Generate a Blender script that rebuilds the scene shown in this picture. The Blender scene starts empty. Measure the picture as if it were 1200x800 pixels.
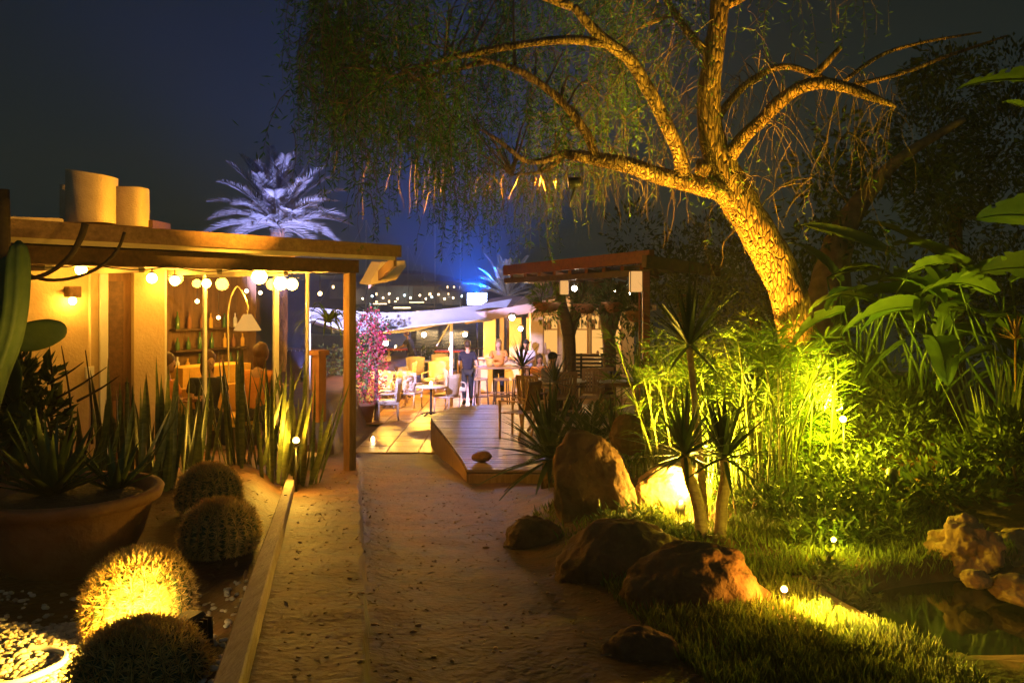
import bpy, bmesh, math, random
import numpy as np
from mathutils import Vector, Matrix, Quaternion, noise

random.seed(7); RNG = np.random.default_rng(11)
PI = math.pi
scene = bpy.context.scene
COL = scene.collection
R = math.radians

# ---------------------------------------------------------------- camera numbers
EYE, FPX, HY = 3.05, 1000.0, 345.0
def P(x, y, Y):
    return Vector(((x - 600) / FPX * Y, Y, EYE + (HY - y) / FPX * Y))
def G(x, y, z):
    return P(x, y, (EYE - z) * FPX / (y - HY))

# ---------------------------------------------------------------- tags
def tag(o, label=None, cat=None, group=None, kind=None):
    if label: o['label'] = label
    if cat: o['category'] = cat
    if group: o['group'] = group
    if kind: o['kind'] = kind
    return o
def thing(name, loc, label, cat, group=None, rz=0.0):
    o = bpy.data.objects.new(name, None)
    o.empty_display_size = .1
    COL.objects.link(o)
    o.location = loc; o.rotation_euler = (0, 0, rz)
    return tag(o, label, cat, group)
def copy_tree(o, parent=None):
    c = o.copy(); COL.objects.link(c); c.parent = parent
    for ch in list(o.children): copy_tree(ch, c)
    return c
def place(o, loc, rz=0.0, label=None, group=None, scale=1.0):
    o.location = loc; o.rotation_euler = (0, 0, rz); o.scale = (scale,) * 3
    if label: o['label'] = label
    if group: o['group'] = group
    return o

# ---------------------------------------------------------------- mesh builder
def catmull(pts, k=4):
    pts = [Vector(p) for p in pts]
    if len(pts) < 3 or k < 2: return pts
    out = []
    for i in range(len(pts) - 1):
        p0 = pts[max(i - 1, 0)]; p1 = pts[i]; p2 = pts[i + 1]; p3 = pts[min(i + 2, len(pts) - 1)]
        for j in range(k):
            t = j / k
            out.append(.5 * ((2 * p1) + (-p0 + p2) * t + (2 * p0 - 5 * p1 + 4 * p2 - p3) * t * t + (-p0 + 3 * p1 - 3 * p2 + p3) * t ** 3))
    out.append(pts[-1])
    return out
def resample(vals, n):
    return list(np.interp(np.linspace(0, 1, n), np.linspace(0, 1, len(vals)), vals))

class MB:
    def __init__(s):
        s.V = []; s.Fc = []; s.sm = []; s.np = []
    def add(s, vs, fs, smooth=False):
        b = len(s.V)
        s.V.extend([tuple(v) for v in vs])
        s.Fc.extend([tuple(i + b for i in f) for f in fs])
        s.sm.extend([smooth] * len(fs))
        return s
    def box(s, c, d, rz=0.0, m=None, bev=0.0):
        x, y, z = d[0] / 2, d[1] / 2, d[2] / 2
        if bev > 0:
            b = min(bev, x * .8, y * .8, z * .8)
            vs = []
            for (sx, sy, sz) in [(a, e, f) for a in (-1, 1) for e in (-1, 1) for f in (-1, 1)]:
                vs += [(sx * (x - b), sy * (y - b), sz * z), (sx * (x - b), sy * y, sz * (z - b)), (sx * x, sy * (y - b), sz * (z - b))]
            bm = bmesh.new()
            bv = [bm.verts.new(v) for v in vs]
            r = bmesh.ops.convex_hull(bm, input=bv)
            bm.verts.ensure_lookup_table(); bm.verts.index_update()
            fs = [[v.index for v in f.verts] for f in bm.faces]
            vs = [v.co.copy() for v in bm.verts]
            bm.free()
        else:
            vs = [(-x, -y, -z), (x, -y, -z), (x, y, -z), (-x, y, -z), (-x, -y, z), (x, -y, z), (x, y, z), (-x, y, z)]
            fs = [(3, 2, 1, 0), (4, 5, 6, 7), (0, 1, 5, 4), (1, 2, 6, 5), (2, 3, 7, 6), (3, 0, 4, 7)]
        M_ = Matrix.Translation(Vector(c)) @ (m.to_4x4() if m is not None else Matrix.Rotation(rz, 4, 'Z'))
        return s.add([M_ @ Vector(v) for v in vs], fs)
    def bar(s, a, b, w, h, up=(0, 0, 1)):
        a = Vector(a); b = Vector(b); d = (b - a); L = d.length; d.normalize()
        up = Vector(up)
        if abs(d.dot(up)) > .98: up = Vector((0, 1, 0))
        sx = d.cross(up).normalized(); sz = sx.cross(d)
        m = Matrix((sx, d, sz)).transposed()
        return s.box((a + b) / 2, (w, L, h), m=m)
    def tube(s, pts, rad, n=8, k=1, cap=True, jit=0.0, seed=0):
        pts = catmull(pts, k) if k > 1 else [Vector(p) for p in pts]
        rad = [rad] * len(pts) if not hasattr(rad, '__len__') else resample(rad, len(pts))
        vs = []; fs = []
        t = (pts[1] - pts[0]).normalized()
        u = t.orthogonal().normalized()
        for i, p in enumerate(pts):
            t2 = (pts[min(i + 1, len(pts) - 1)] - pts[max(i - 1, 0)])
            if t2.length < 1e-9: t2 = t
            t2.normalize()
            u = (u - t2 * u.dot(t2))
            if u.length < 1e-6: u = t2.orthogonal()
            u.normalize(); w = t2.cross(u)
            for j in range(n):
                a = 2 * PI * j / n
                r = rad[i]
                if jit: r *= 1 + jit * noise.noise(Vector((math.cos(a) * 1.7 + seed, math.sin(a) * 1.7, i * .35)))
                vs.append(p + (u * math.cos(a) + w * math.sin(a)) * r)
        for i in range(len(pts) - 1):
            for j in range(n):
                fs.append((i * n + j, i * n + (j + 1) % n, (i + 1) * n + (j + 1) % n, (i + 1) * n + j))
        if cap:
            fs.append(tuple(reversed(range(n)))); fs.append(tuple((len(pts) - 1) * n + j for j in range(n)))
        return s.add(vs, fs, True)
    def lathe(s, prof, c=(0, 0, 0), n=24, axis=None, smooth=True):
        vs = []; fs = []
        q = Matrix.Identity(3) if axis is None else Vector((0, 0, 1)).rotation_difference(Vector(axis)).to_matrix()
        c = Vector(c)
        for (r, z) in prof:
            for j in range(n):
                a = 2 * PI * j / n
                vs.append(c + q @ Vector((r * math.cos(a), r * math.sin(a), z)))
        for i in range(len(prof) - 1):
            for j in range(n):
                fs.append((i * n + j, i * n + (j + 1) % n, (i + 1) * n + (j + 1) % n, (i + 1) * n + j))
        if prof[0][0] > 1e-4: fs.append(tuple(reversed(range(n))))
        if prof[-1][0] > 1e-4: fs.append(tuple((len(prof) - 1) * n + j for j in range(n)))
        return s.add(vs, fs, smooth)
    def ball(s, c, r, sub=2, sc=(1, 1, 1), rough=0.0, seed=0.0, m=None, freq=1.0):
        bm = bmesh.new()
        bmesh.ops.create_icosphere(bm, subdivisions=sub, radius=1)
        bm.verts.ensure_lookup_table()
        vs = []
        for v in bm.verts:
            p = v.co.copy()
            if rough:
                f = 1 + rough * (noise.noise(p * 1.1 * freq + Vector((seed, seed * 1.7, 3))) + .5 * noise.noise(p * 2.6 * freq + Vector((seed, 1, seed))) + .22 * noise.noise(p * 6.5 * freq + Vector((seed, 5, seed))))
                if freq > 1.1:
                    q_ = v.co * 1.0 + Vector((seed * 3.1, seed, -seed))
                    f += -.10 * rough * 2 * (abs(noise.noise(q_ * 1.9)) - .25) + .05 * noise.noise(q_ * 5.5) - .035 * abs(noise.noise(q_ * 9)) + .018 * noise.noise(q_ * 19)
                    dd_ = noise.voronoi(q_ * 1.3)[0]; f -= .12 * max(0, .16 - (dd_[1] - dd_[0])) 
                p *= f
            p = Vector((p.x * sc[0], p.y * sc[1], p.z * sc[2])) * r
            if m is not None: p = m @ p
            vs.append(p + Vector(c))
        fs = [[v.index for v in f.verts] for f in bm.faces]
        bm.free()
        return s.add(vs, fs, True)
    def blade(s, base, d, L, w, droop=.3, seg=5, fold=.25, side=None, prof=None, twist=0.0, wave=0.0):
        """strap leaf: folded strip from base along d, drooping under gravity"""
        d = Vector(d).normalized(); p = Vector(base)
        if side is None:
            side = d.cross(Vector((0, 0, 1)))
            if side.length < .05: side = Vector((random.uniform(-1, 1), random.uniform(-1, 1), 0))
        side = Vector(side); side = (side - d * side.dot(d)).normalized()
        vs = []; fs = []
        prof = prof or (lambda t: (0.55 + .45 * min(1, t * 4)) * (1 - max(0, (t - .45) / .55) ** 1.6))
        cur = d.copy()
        for i in range(seg + 1):
            t = i / seg
            nrm = side.cross(cur).normalized()
            sd = side
            if twist: sd = Quaternion(cur, twist * t) @ side; nrm = sd.cross(cur).normalized()
            hw = max(w * .5 * prof(t), w * .015)
            wv = wave * hw * math.sin(i * 2.1)
            vs += [p - sd * hw + nrm * (hw * fold + wv), p.copy(), p + sd * hw + nrm * (hw * fold - wv)]
            if i < seg:
                p = p + cur * (L / seg)
                cur = (cur + Vector((0, 0, -droop / seg * (.4 + 1.4 * t)))).normalized()
        for i in range(seg):
            b = i * 3
            fs += [(b, b + 1, b + 4, b + 3), (b + 1, b + 2, b + 5, b + 4)]
        return s.add(vs, fs, True)
    def leaves(s, c, d, nrm, L, W, fold=.15):
        """numpy: many small folded rhombic leaves"""
        c = np.asarray(c, float); d = np.asarray(d, float); nrm = np.asarray(nrm, float)
        n = len(c)
        L = np.broadcast_to(np.asarray(L, float), (n,))[:, None]; W = np.broadcast_to(np.asarray(W, float), (n,))[:, None]
        d = d / (np.linalg.norm(d, axis=1, keepdims=True) + 1e-9)
        sd = np.cross(d, nrm); sd /= (np.linalg.norm(sd, axis=1, keepdims=True) + 1e-9)
        nn = np.cross(sd, d)
        v = np.stack([c, c + d * L * .45 + sd * W * .5 + nn * W * fold, c + d * L, c + d * L * .45 - sd * W * .5 + nn * W * fold], axis=1).reshape(-1, 3)
        s.np.append(v)
        return s
    def build(s, name, mat, parent=None, world=True, base=None, smooth=None):
        nb = len(s.V)
        vs = np.array(s.V, float).reshape(-1, 3)
        nfq = []
        for a in s.np:
            k = len(a) // 4
            i = np.arange(k) * 4 + len(vs)
            nfq.append(np.concatenate([np.stack([i, i + 1, i + 2], 1), np.stack([i, i + 2, i + 3], 1)]))
            vs = np.concatenate([vs, a])
        me = bpy.data.meshes.new(name)
        off = np.zeros(3)
        if parent is not None and world:
            q = parent
            while q is not None:
                off += np.array(q.location); q = q.parent
        elif parent is None:
            if base is not None: off = np.array(base, float)
            elif world:
                lo = vs.min(0); hi = vs.max(0); off = np.array([(lo[0] + hi[0]) / 2, (lo[1] + hi[1]) / 2, lo[2]])
        vv = vs - off
        loops = [i for f in s.Fc for i in f]
        tot = [len(f) for f in s.Fc]
        lt = np.array(loops, np.int32); ft = np.array(tot, np.int32)
        if nfq:
            q = np.concatenate(nfq).astype(np.int32)
            lt = np.concatenate([lt, q.ravel()]); ft = np.concatenate([ft, np.full(len(q), 3, np.int32)])
        me.vertices.add(len(vv)); me.vertices.foreach_set('co', vv.astype(np.float32).ravel())
        me.loops.add(len(lt)); me.loops.foreach_set('vertex_index', lt)
        me.polygons.add(len(ft))
        st = np.concatenate([[0], np.cumsum(ft)[:-1]]).astype(np.int32)
        me.polygons.foreach_set('loop_start', st)
        sm = np.zeros(len(ft), bool)
        sm[:len(s.sm)] = s.sm if smooth is None else smooth
        me.polygons.foreach_set('use_smooth', sm)
        me.update(calc_edges=True); me.validate()
        if mat is not None: me.materials.append(mat)
        o = bpy.data.objects.new(name, me); COL.objects.link(o)
        if parent is not None: o.parent = parent
        o.location = (0, 0, 0) if parent is not None else off
        return o

def struct(name, mb, mat, **k):
    o = mb.build(name, mat, **k); o['kind'] = 'structure'; return o

# ---------------------------------------------------------------- materials
def _nt(name):
    m = bpy.data.materials.new(name); m.use_nodes = True
    nt = m.node_tree; nt.nodes.clear()
    return m, nt, nt.nodes.new('ShaderNodeOutputMaterial')
def mat(name, c1, c2=None, rough=.65, scale=6.0, bump=.25, bscale=None, spec=.35, metal=0.0, island=0.0, stretch=(1, 1, 1), transl=0.0, detail=6.0, voro=0.0, coat=0.0):
    m, nt, out = _nt(name)
    N, Lk = nt.nodes, nt.links
    tc = N.new('ShaderNodeTexCoord'); mp = N.new('ShaderNodeMapping'); mp.inputs['Scale'].default_value = stretch
    Lk.new(tc.outputs['Object'], mp.inputs['Vector'])
    c2 = c2 or tuple(min(1, v * 1.5 + .004) for v in c1)
    nz = N.new('ShaderNodeTexNoise'); nz.inputs['Scale'].default_value = scale; nz.inputs['Detail'].default_value = detail; nz.inputs['Roughness'].default_value = .62
    Lk.new(mp.outputs[0], nz.inputs['Vector'])
    cr = N.new('ShaderNodeValToRGB')
    cr.color_ramp.elements[0].position = .34; cr.color_ramp.elements[1].position = .68
    cr.color_ramp.elements[0].color = (*c1, 1); cr.color_ramp.elements[1].color = (*c2, 1)
    Lk.new(nz.outputs['Fac'], cr.inputs['Fac'])
    colsock = cr.outputs['Color']
    if island:
        ge = N.new('ShaderNodeNewGeometry'); hs = N.new('ShaderNodeHueSaturation')
        mr = N.new('ShaderNodeMapRange'); mr.inputs['To Min'].default_value = 1 - island; mr.inputs['To Max'].default_value = 1 + island
        Lk.new(ge.outputs['Random Per Island'], mr.inputs['Value']); Lk.new(mr.outputs[0], hs.inputs['Value'])
        mh = N.new('ShaderNodeMapRange'); mh.inputs['To Min'].default_value = .5 - island * .05; mh.inputs['To Max'].default_value = .5 + island * .05
        mm = N.new('ShaderNodeMath'); mm.operation = 'FRACT'; mx = N.new('ShaderNodeMath'); mx.operation = 'MULTIPLY'; mx.inputs[1].default_value = 7.31
        Lk.new(ge.outputs['Random Per Island'], mx.inputs[0]); Lk.new(mx.outputs[0], mm.inputs[0]); Lk.new(mm.outputs[0], mh.inputs['Value']); Lk.new(mh.outputs[0], hs.inputs['Hue'])
        Lk.new(colsock, hs.inputs['Color']); colsock = hs.outputs['Color']
    b = N.new('ShaderNodeBsdfPrincipled')
    b.inputs['Roughness'].default_value = rough; b.inputs['Metallic'].default_value = metal
    b.inputs['Specular IOR Level'].default_value = spec
    if coat: b.inputs['Coat Weight'].default_value = coat
    Lk.new(colsock, b.inputs['Base Color'])
    rm = N.new('ShaderNodeMapRange'); rm.inputs['To Min'].default_value = max(.02, rough - .12); rm.inputs['To Max'].default_value = min(1, rough + .12)
    Lk.new(nz.outputs['Fac'], rm.inputs['Value']); Lk.new(rm.outputs[0], b.inputs['Roughness'])
    if bump:
        n2 = N.new('ShaderNodeTexNoise'); n2.inputs['Scale'].default_value = bscale or scale * 4; n2.inputs['Detail'].default_value = 5
        Lk.new(mp.outputs[0], n2.inputs['Vector'])
        hsock = n2.outputs['Fac']
        if voro:
            vo = N.new('ShaderNodeTexVoronoi'); vo.inputs['Scale'].default_value = voro; vo.feature = 'DISTANCE_TO_EDGE'
            Lk.new(mp.outputs[0], vo.inputs['Vector'])
            sm_ = N.new('ShaderNodeMapRange'); sm_.inputs['From Max'].default_value = .18 if voro > 5 else .06
            Lk.new(vo.outputs['Distance'], sm_.inputs['Value'])
            ad = N.new('ShaderNodeMath'); ad.operation = 'ADD'
            Lk.new(sm_.outputs[0], ad.inputs[0]); Lk.new(hsock, ad.inputs[1]); hsock = ad.outputs[0]
        bp = N.new('ShaderNodeBump'); bp.inputs['Strength'].default_value = bump; bp.inputs['Distance'].default_value = .03
        Lk.new(hsock, bp.inputs['Height']); Lk.new(bp.outputs[0], b.inputs['Normal'])
    sh = b.outputs[0]
    if transl:
        t = N.new('ShaderNodeBsdfTranslucent'); Lk.new(colsock, t.inputs['Color'])
        mx = N.new('ShaderNodeMixShader'); mx.inputs[0].default_value = transl
        Lk.new(sh, mx.inputs[1]); Lk.new(t.outputs[0], mx.inputs[2]); sh = mx.outputs[0]
    Lk.new(sh, out.inputs['Surface'])
    return m
def emit(name, col, s):
    m, nt, out = _nt(name)
    e = nt.nodes.new('ShaderNodeEmission'); e.inputs['Color'].default_value = (*col, 1); e.inputs['Strength'].default_value = s
    nt.links.new(e.outputs[0], out.inputs['Surface'])
    return m
def glassmat(name, tint=(.9, .92, .95), fac=.12, rough=.02):
    m, nt, out = _nt(name)
    t = nt.nodes.new('ShaderNodeBsdfTransparent'); t.inputs['Color'].default_value = (*tint, 1)
    g = nt.nodes.new('ShaderNodeBsdfGlossy'); g.inputs['Roughness'].default_value = rough
    lw = nt.nodes.new('ShaderNodeLayerWeight'); pw_ = nt.nodes.new('ShaderNodeMath'); pw_.operation = 'POWER'; pw_.inputs[1].default_value = 4.0
    fr = nt.nodes.new('ShaderNodeMapRange'); fr.inputs['To Min'].default_value = .04; fr.inputs['To Max'].default_value = .7
    nt.links.new(lw.outputs['Facing'], pw_.inputs[0]); nt.links.new(pw_.outputs[0], fr.inputs['Value'])
    mx = nt.nodes.new('ShaderNodeMixShader')
    nt.links.new(fr.outputs[0], mx.inputs[0]); nt.links.new(t.outputs[0], mx.inputs[1]); nt.links.new(g.outputs[0], mx.inputs[2])
    nt.links.new(mx.outputs[0], out.inputs['Surface'])
    return m

WARM = (1.0, .47, .04); AMBER = (1.0, .43, .03); YELL = (1.0, .72, .06); BLUE = (.10, .16, 1.0)
M = dict(
    soil=mat('dry_soil', (.034, .014, .006), (.150, .064, .026), rough=.66, scale=3.4, bump=.5, bscale=21, detail=14),
    bedsoil=mat('bed_soil', (.05, .035, .02), (.16, .11, .06), rough=.9, scale=3, bump=.9, bscale=30),
    pebble=mat('pale_gravel', (.34, .28, .19), (.62, .56, .44), rough=.7, scale=3, bump=.2, island=.35),
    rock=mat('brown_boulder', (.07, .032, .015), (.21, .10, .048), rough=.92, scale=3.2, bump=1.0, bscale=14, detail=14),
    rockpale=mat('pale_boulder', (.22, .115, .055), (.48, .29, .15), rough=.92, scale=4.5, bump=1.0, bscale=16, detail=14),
    bark=mat('furrowed_bark', (.07, .035, .014), (.47, .27, .10), rough=.9, scale=7, bump=1.0, bscale=12, stretch=(1.8, 1.8, .36), voro=15, detail=10),
    twig=mat('twig_bark', (.10, .065, .035), (.22, .14, .07), rough=.9, scale=8, bump=.3),
    trunk=mat('pale_cane', (.22, .15, .08), (.38, .27, .15), rough=.8, scale=9, bump=.5, stretch=(1, 1, 4)),
    pepper=mat('pepper_leaf', (.05, .13, .012), (.095, .19, .02), rough=.6, scale=2, bump=0, island=.45, transl=.35),
    grass=mat('lawn_grass', (.07, .10, .016), (.15, .17, .03), rough=.6, scale=2, bump=0, island=.5, transl=.3),
    bamboo=mat('reed_leaf', (.08, .15, .012), (.18, .25, .02), rough=.5, scale=2, bump=0, island=.45, transl=.4),
    reedstem=mat('reed_stem', (.09, .12, .018), (.22, .22, .04), rough=.5, scale=3, bump=.1, island=.3),
    yucca=mat('sword_leaf', (.028, .05, .022), (.06, .09, .03), rough=.42, scale=3, bump=.05, island=.35, transl=.12),
    sans=mat('snake_plant_leaf', (.05, .07, .018), (.15, .16, .04), rough=.42, scale=5, bump=.05, stretch=(1, 1, 5), island=.35, transl=.12),
    aloe=mat('aloe_leaf', (.06, .09, .022), (.12, .15, .03), rough=.45, scale=4, bump=.1, island=.3),
    cycad=mat('cycad_leaf', (.03, .055, .014), (.06, .09, .022), rough=.4, scale=3, bump=0, island=.35, transl=.1),
    banana=mat('banana_leaf', (.05, .10, .016), (.11, .17, .03), rough=.42, scale=2.5, bump=.15, bscale=20, stretch=(1, 1, 1), island=.25, transl=.35),
    shrub=mat('shrub_leaf', (.04, .065, .014), (.09, .12, .025), rough=.5, scale=2, bump=0, island=.45, transl=.25),
    palm=mat('palm_leaf', (.14, .16, .12), (.26, .28, .22), rough=.45, scale=3, bump=0, island=.3, transl=.25),
    cactus=mat('cactus_skin', (.05, .09, .03), (.10, .14, .045), rough=.6, scale=4, bump=.2),
    spine=mat('golden_spine', (.55, .36, .09), (.80, .58, .20), rough=.5, scale=4, bump=0, island=.3, transl=.2),
    flower=mat('bougainvillea_bract', (.28, .018, .03), (.46, .05, .08), rough=.6, scale=3, bump=0, island=.4, transl=.3),
    terracotta=mat('terracotta', (.26, .11, .05), (.36, .17, .085), rough=.8, scale=5, bump=.25),
    wood=mat('weathered_timber', (.20, .11, .05), (.34, .2, .1), rough=.7, scale=4, bump=.35, stretch=(6, 6, .8)),
    woodx=mat('grained_board', (.20, .11, .05), (.36, .21, .10), rough=.65, scale=3, bump=.3, stretch=(1, 7, 7)),
    rail=mat('pale_rail_timber', (.34, .22, .16), (.52, .38, .29), rough=.7, scale=4, bump=.35, stretch=(7, .8, 7)),
    darkwood=mat('dark_timber', (.07, .038, .018), (.14, .075, .035), rough=.55, scale=3, bump=.3, stretch=(1, 6, 6)),
    redwood=mat('red_stained_timber', (.15, .042, .015), (.27, .08, .028), rough=.5, scale=3, bump=.3, stretch=(1, 6, 6)),
    deck=mat('deck_board', (.17, .11, .08), (.30, .21, .16), rough=.42, scale=3, bump=.25, stretch=(1, 8, 8), island=.3),
    plank=mat('terrace_board', (.30, .19, .10), (.46, .31, .17), rough=.4, scale=3, bump=.2, stretch=(8, 1, 8), island=.22),
    cream=mat('cream_render', (.46, .34, .18), (.66, .52, .31), rough=.85, scale=1.3, bump=.3, bscale=30, detail=12),
    creamtrim=mat('cream_painted_trim', (.62, .5, .32), (.7, .58, .4), rough=.6, scale=4, bump=.1),
    fabric=mat('pale_vent_canvas', (.5, .4, .24), (.6, .5, .32), rough=.8, scale=6, bump=.3, bscale=60),
    white=mat('white_painted', (.7, .68, .64), (.8, .78, .74), rough=.5, scale=4, bump=.1),
    wicker=mat('pale_wicker', (.48, .38, .25), (.66, .55, .4), rough=.7, scale=30, bump=.9, bscale=70),
    slat=mat('oiled_chair_slat', (.30, .17, .08), (.42, .26, .13), rough=.55, scale=5, bump=.2),
    black=mat('black_metal', (.012, .012, .013), (.03, .03, .03), rough=.4, scale=8, bump=.1, spec=.5),
    cable=mat('dark_vine_cable', (.035, .022, .013), (.07, .045, .025), rough=.8, scale=9, bump=.4),
    plastic=mat('white_hose_plastic', (.6, .58, .55), (.7, .68, .64), rough=.35, scale=4, bump=.05),
    sail=mat('white_sail_cloth', (.72, .72, .74), (.8, .8, .82), rough=.85, scale=2, bump=.25, bscale=14, transl=.08),
    pinkroof=mat('pale_canopy_cloth', (.58, .42, .34), (.68, .5, .4), rough=.8, scale=3, bump=.2, transl=.15),
    thatch=mat('dry_thatch', (.16, .10, .05), (.32, .22, .11), rough=.95, scale=6, bump=1, bscale=20, stretch=(5, 5, .7)),
    skin=mat('tanned_skin', (.42, .23, .14), (.5, .29, .18), rough=.55, scale=6, bump=.08),
    navy=mat('dark_navy_cotton', (.007, .007, .016), (.014, .014, .028), rough=.85, scale=14, bump=.3),
    trouser=mat('black_cotton', (.014, .014, .016), (.03, .03, .034), rough=.85, scale=14, bump=.3),
    orange=mat('orange_cotton', (.62, .22, .03), (.74, .3, .06), rough=.8, scale=10, bump=.3),
    whiteshirt=mat('white_cotton', (.66, .66, .68), (.78, .78, .8), rough=.8, scale=10, bump=.3),
    greyshirt=mat('grey_cotton', (.20, .19, .2), (.28, .27, .28), rough=.8, scale=10, bump=.3),
    hair=mat('brown_hair', (.02, .011, .007), (.045, .025, .014), rough=.55, scale=30, bump=.4, stretch=(1, 1, .3)),
    redhair=mat('auburn_hair', (.05, .018, .008), (.10, .035, .014), rough=.55, scale=30, bump=.4, stretch=(1, 1, .3)),
    blond=mat('blond_hair', (.12, .07, .025), (.22, .14, .055), rough=.55, scale=30, bump=.4, stretch=(1, 1, .3)),
    concrete=mat('pale_concrete', (.30, .26, .21), (.42, .37, .3), rough=.85, scale=4, bump=.3),
    interior=mat('brown_interior_wall', (.12, .06, .025), (.22, .12, .055), rough=.7, scale=3, bump=.2, stretch=(5, 5, 1)),
    redcloth=mat('red_tablecloth', (.5, .05, .03), (.6, .09, .05), rough=.8, scale=8, bump=.2),
    yellowcloth=mat('amber_bench_cushion', (.66, .36, .06), (.76, .45, .1), rough=.8, scale=8, bump=.2),
    hull=mat('white_hull', (.68, .7, .72), (.78, .8, .82), rough=.3, scale=3, bump=0),
    hill=mat('dark_hillside', (.012, .016, .012), (.03, .035, .022), rough=1, scale=.05, bump=.3, bscale=.3),
    housewall=mat('pale_house_wall', (.42, .38, .32), (.52, .47, .4), rough=.9, scale=.5, bump=0),
    bottle=mat('green_bottle_glass', (.03, .09, .03), (.09, .2, .05), rough=.12, scale=3, bump=0, island=.7, spec=.6),
    glass=glassmat('clear_glass'),
    globe=emit('warm_globe_glow', (1, .46, .05), 105),
    bulbs=emit('small_fairy_bulb', (1, .6, .2), 40),
    sconce=emit('sconce_glow', (1, .46, .05), 150),
    lens_or=emit('orange_lamp_lens', (1, .66, .25), 60),
    lens_ye=emit('yellow_lamp_lens', (1, .85, .15), 60),
    flood=emit('blue_white_flood_lens', (.55, .72, 1), 60),
    whitebulb=emit('white_bulb', (1, .9, .75), 60),
    lantern=emit('paper_lantern_glow', (1, .50, .15), .66),
    window=emit('lit_window', (1, .48, .11), .8),
    farwindow=emit('distant_window', (1, .66, .3), 6),
    candle=emit('candle_glow', (1, .7, .3), 25),
    farlamp=emit('distant_lamp', (1, .7, .4), 24),
    farlampw=emit('distant_white_lamp', (.6, .9, 1), 24),
    shade=emit('glowing_lamp_shade', (1, .48, .10), .75),
)
# ================================================================ SETTING
def lerp(xs, ys): return lambda v: float(np.interp(v, xs, ys))
path_z = lerp([-8, 0, 3, 8, 12.2, 16.3, 17], [2.3, 1.75, 1.47, .86, .37, .0, -.06])
def x_rail(Y): return -.99 + (Y - 3.1) * (-1.46 / 6.4)
_xl = lerp([-8, 0, 3.55, 11, 16.4], [1.0, -.05, -.58, -1.95, -2.95])
def x_left(Y): return _xl(Y) + .022 * noise.noise(Vector((Y * 1.9, 3, 1))) + .012 * noise.noise(Vector((Y * 6.5, 1, 4)))
x_right = lerp([-8, 0, 3, 4.3, 7.5, 12.2, 16.4], [1.8, 1.0, .62, .39, -.07, -.63, -1.64])
step_h = lerp([0, 9, 12, 15.8], [.23, .25, .27, 0])
bed_z = lerp([-8, 0, 3, 6, 9, 12, 14], [1.9, 1.6, 1.5, 1.38, 1.27, .95, .85])
gard_z = lerp([-8, 0, 3, 5, 7, 9, 10.5, 11.6, 12.2, 16, 40], [1.9, 1.6, 1.42, 1.3, 1.2, 1.12, .72, .45, .35, .2, .1])
back_z = lerp([-8, 6, 8, 10, 14, 40], [1.6, 1.35, 1.55, 1.75, 1.6, .8])
PC = Vector((3.42, 4.72)); PRX, PRY = 1.55, .92
def ss(a, b, v):
    t = min(1, max(0, (v - a) / (b - a))); return t * t * (3 - 2 * t)
def ground_z(X, Y):
    xl, xr, xra = x_left(Y), x_right(Y), x_rail(Y)
    pz = path_z(Y)
    if X <= xl - .03:
        tz = pz + step_h(Y) if Y < 16 else pz
        if X < xra or Y > 9.5:
            w = ss(0, .45, xra - X)
            b = bed_z(Y) if Y < 15 else (.80 if X < -3.6 else -.06)
            if Y > 15: w = ss(0, .3, -3.3 - X)
            tz = tz * (1 - w) + b * w
        z = tz
    elif X < xr:
        z = pz
        t = (X - xl) / (xr - xl)
        z += .03 * abs(2 * t - 1) ** 3
    else:
        w = ss(0, .7 + .7 * ss(7.5, 9.5, Y), X - xr)
        g = gard_z(Y); g = g + (back_z(Y) - g) * ss(2.4, 4.2, X) * (1 if Y < 14 else max(0, 1 - (Y - 14) / 1)) if Y < 15 else g
        if Y > 16.3: g = -.06; w = 1
        z = pz * (1 - w) + g * w
        e = ((X - PC.x) / PRX) ** 2 + ((Y - PC.y) / PRY) ** 2
        if e < 1.25: z = z * ss(.8, 1.25, e) + .85 * (1 - ss(.8, 1.25, e))
    if Y > 34.5: z = -3.0
    if Y < 16:
        z += .012 * noise.noise(Vector((X * 9, Y * 9, 5))) * (1 if X > xl - .03 else .5)
        z += .022 * noise.noise(Vector((X * 1.3, Y * 1.3, 0))) + .010 * noise.noise(Vector((X * 4.5, Y * 4.5, 2)))
    return z
def on(x, Y, dz=0.0):
    X = (x - 600) / FPX * Y
    return Vector((X, Y, ground_z(X, Y) + dz))

Ys = list(np.arange(-6, 2.5, .5)) + list(np.arange(2.5, 13, .11)) + list(np.arange(13, 18, .25)) + [19, 22, 26, 30, 34, 34.4, 34.55, 36]
mb = MB(); rows = []
for Y in Ys:
    xl, xr, xra = x_left(Y), x_right(Y), x_rail(Y)
    xs = [-60, -30, -15] + list(np.linspace(-9, xra - .5, 34)) + list(np.linspace(xra - .45, xra, 5)) + list(np.linspace(xra + .08, xl - .09, 8)) + [xl - .05, xl - .031, xl - .005] + list(np.linspace(xl + .06, xr, 16)) + list(np.linspace(xr + .07, xr + .75, 8)) + list(np.linspace(xr + .85, 6.0, 46)) + [7, 9, 14, 30, 60]
    rows.append([(X, Y, ground_z(X, Y)) for X in xs])
nc = len(rows[0])
mb.add([v for r in rows for v in r], [(i * nc + j, i * nc + j + 1, (i + 1) * nc + j + 1, (i + 1) * nc + j) for i in range(len(rows) - 1) for j in range(nc - 1)], True)
struct('ground', mb, M['soil'], base=(0, 0, 0))

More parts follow.
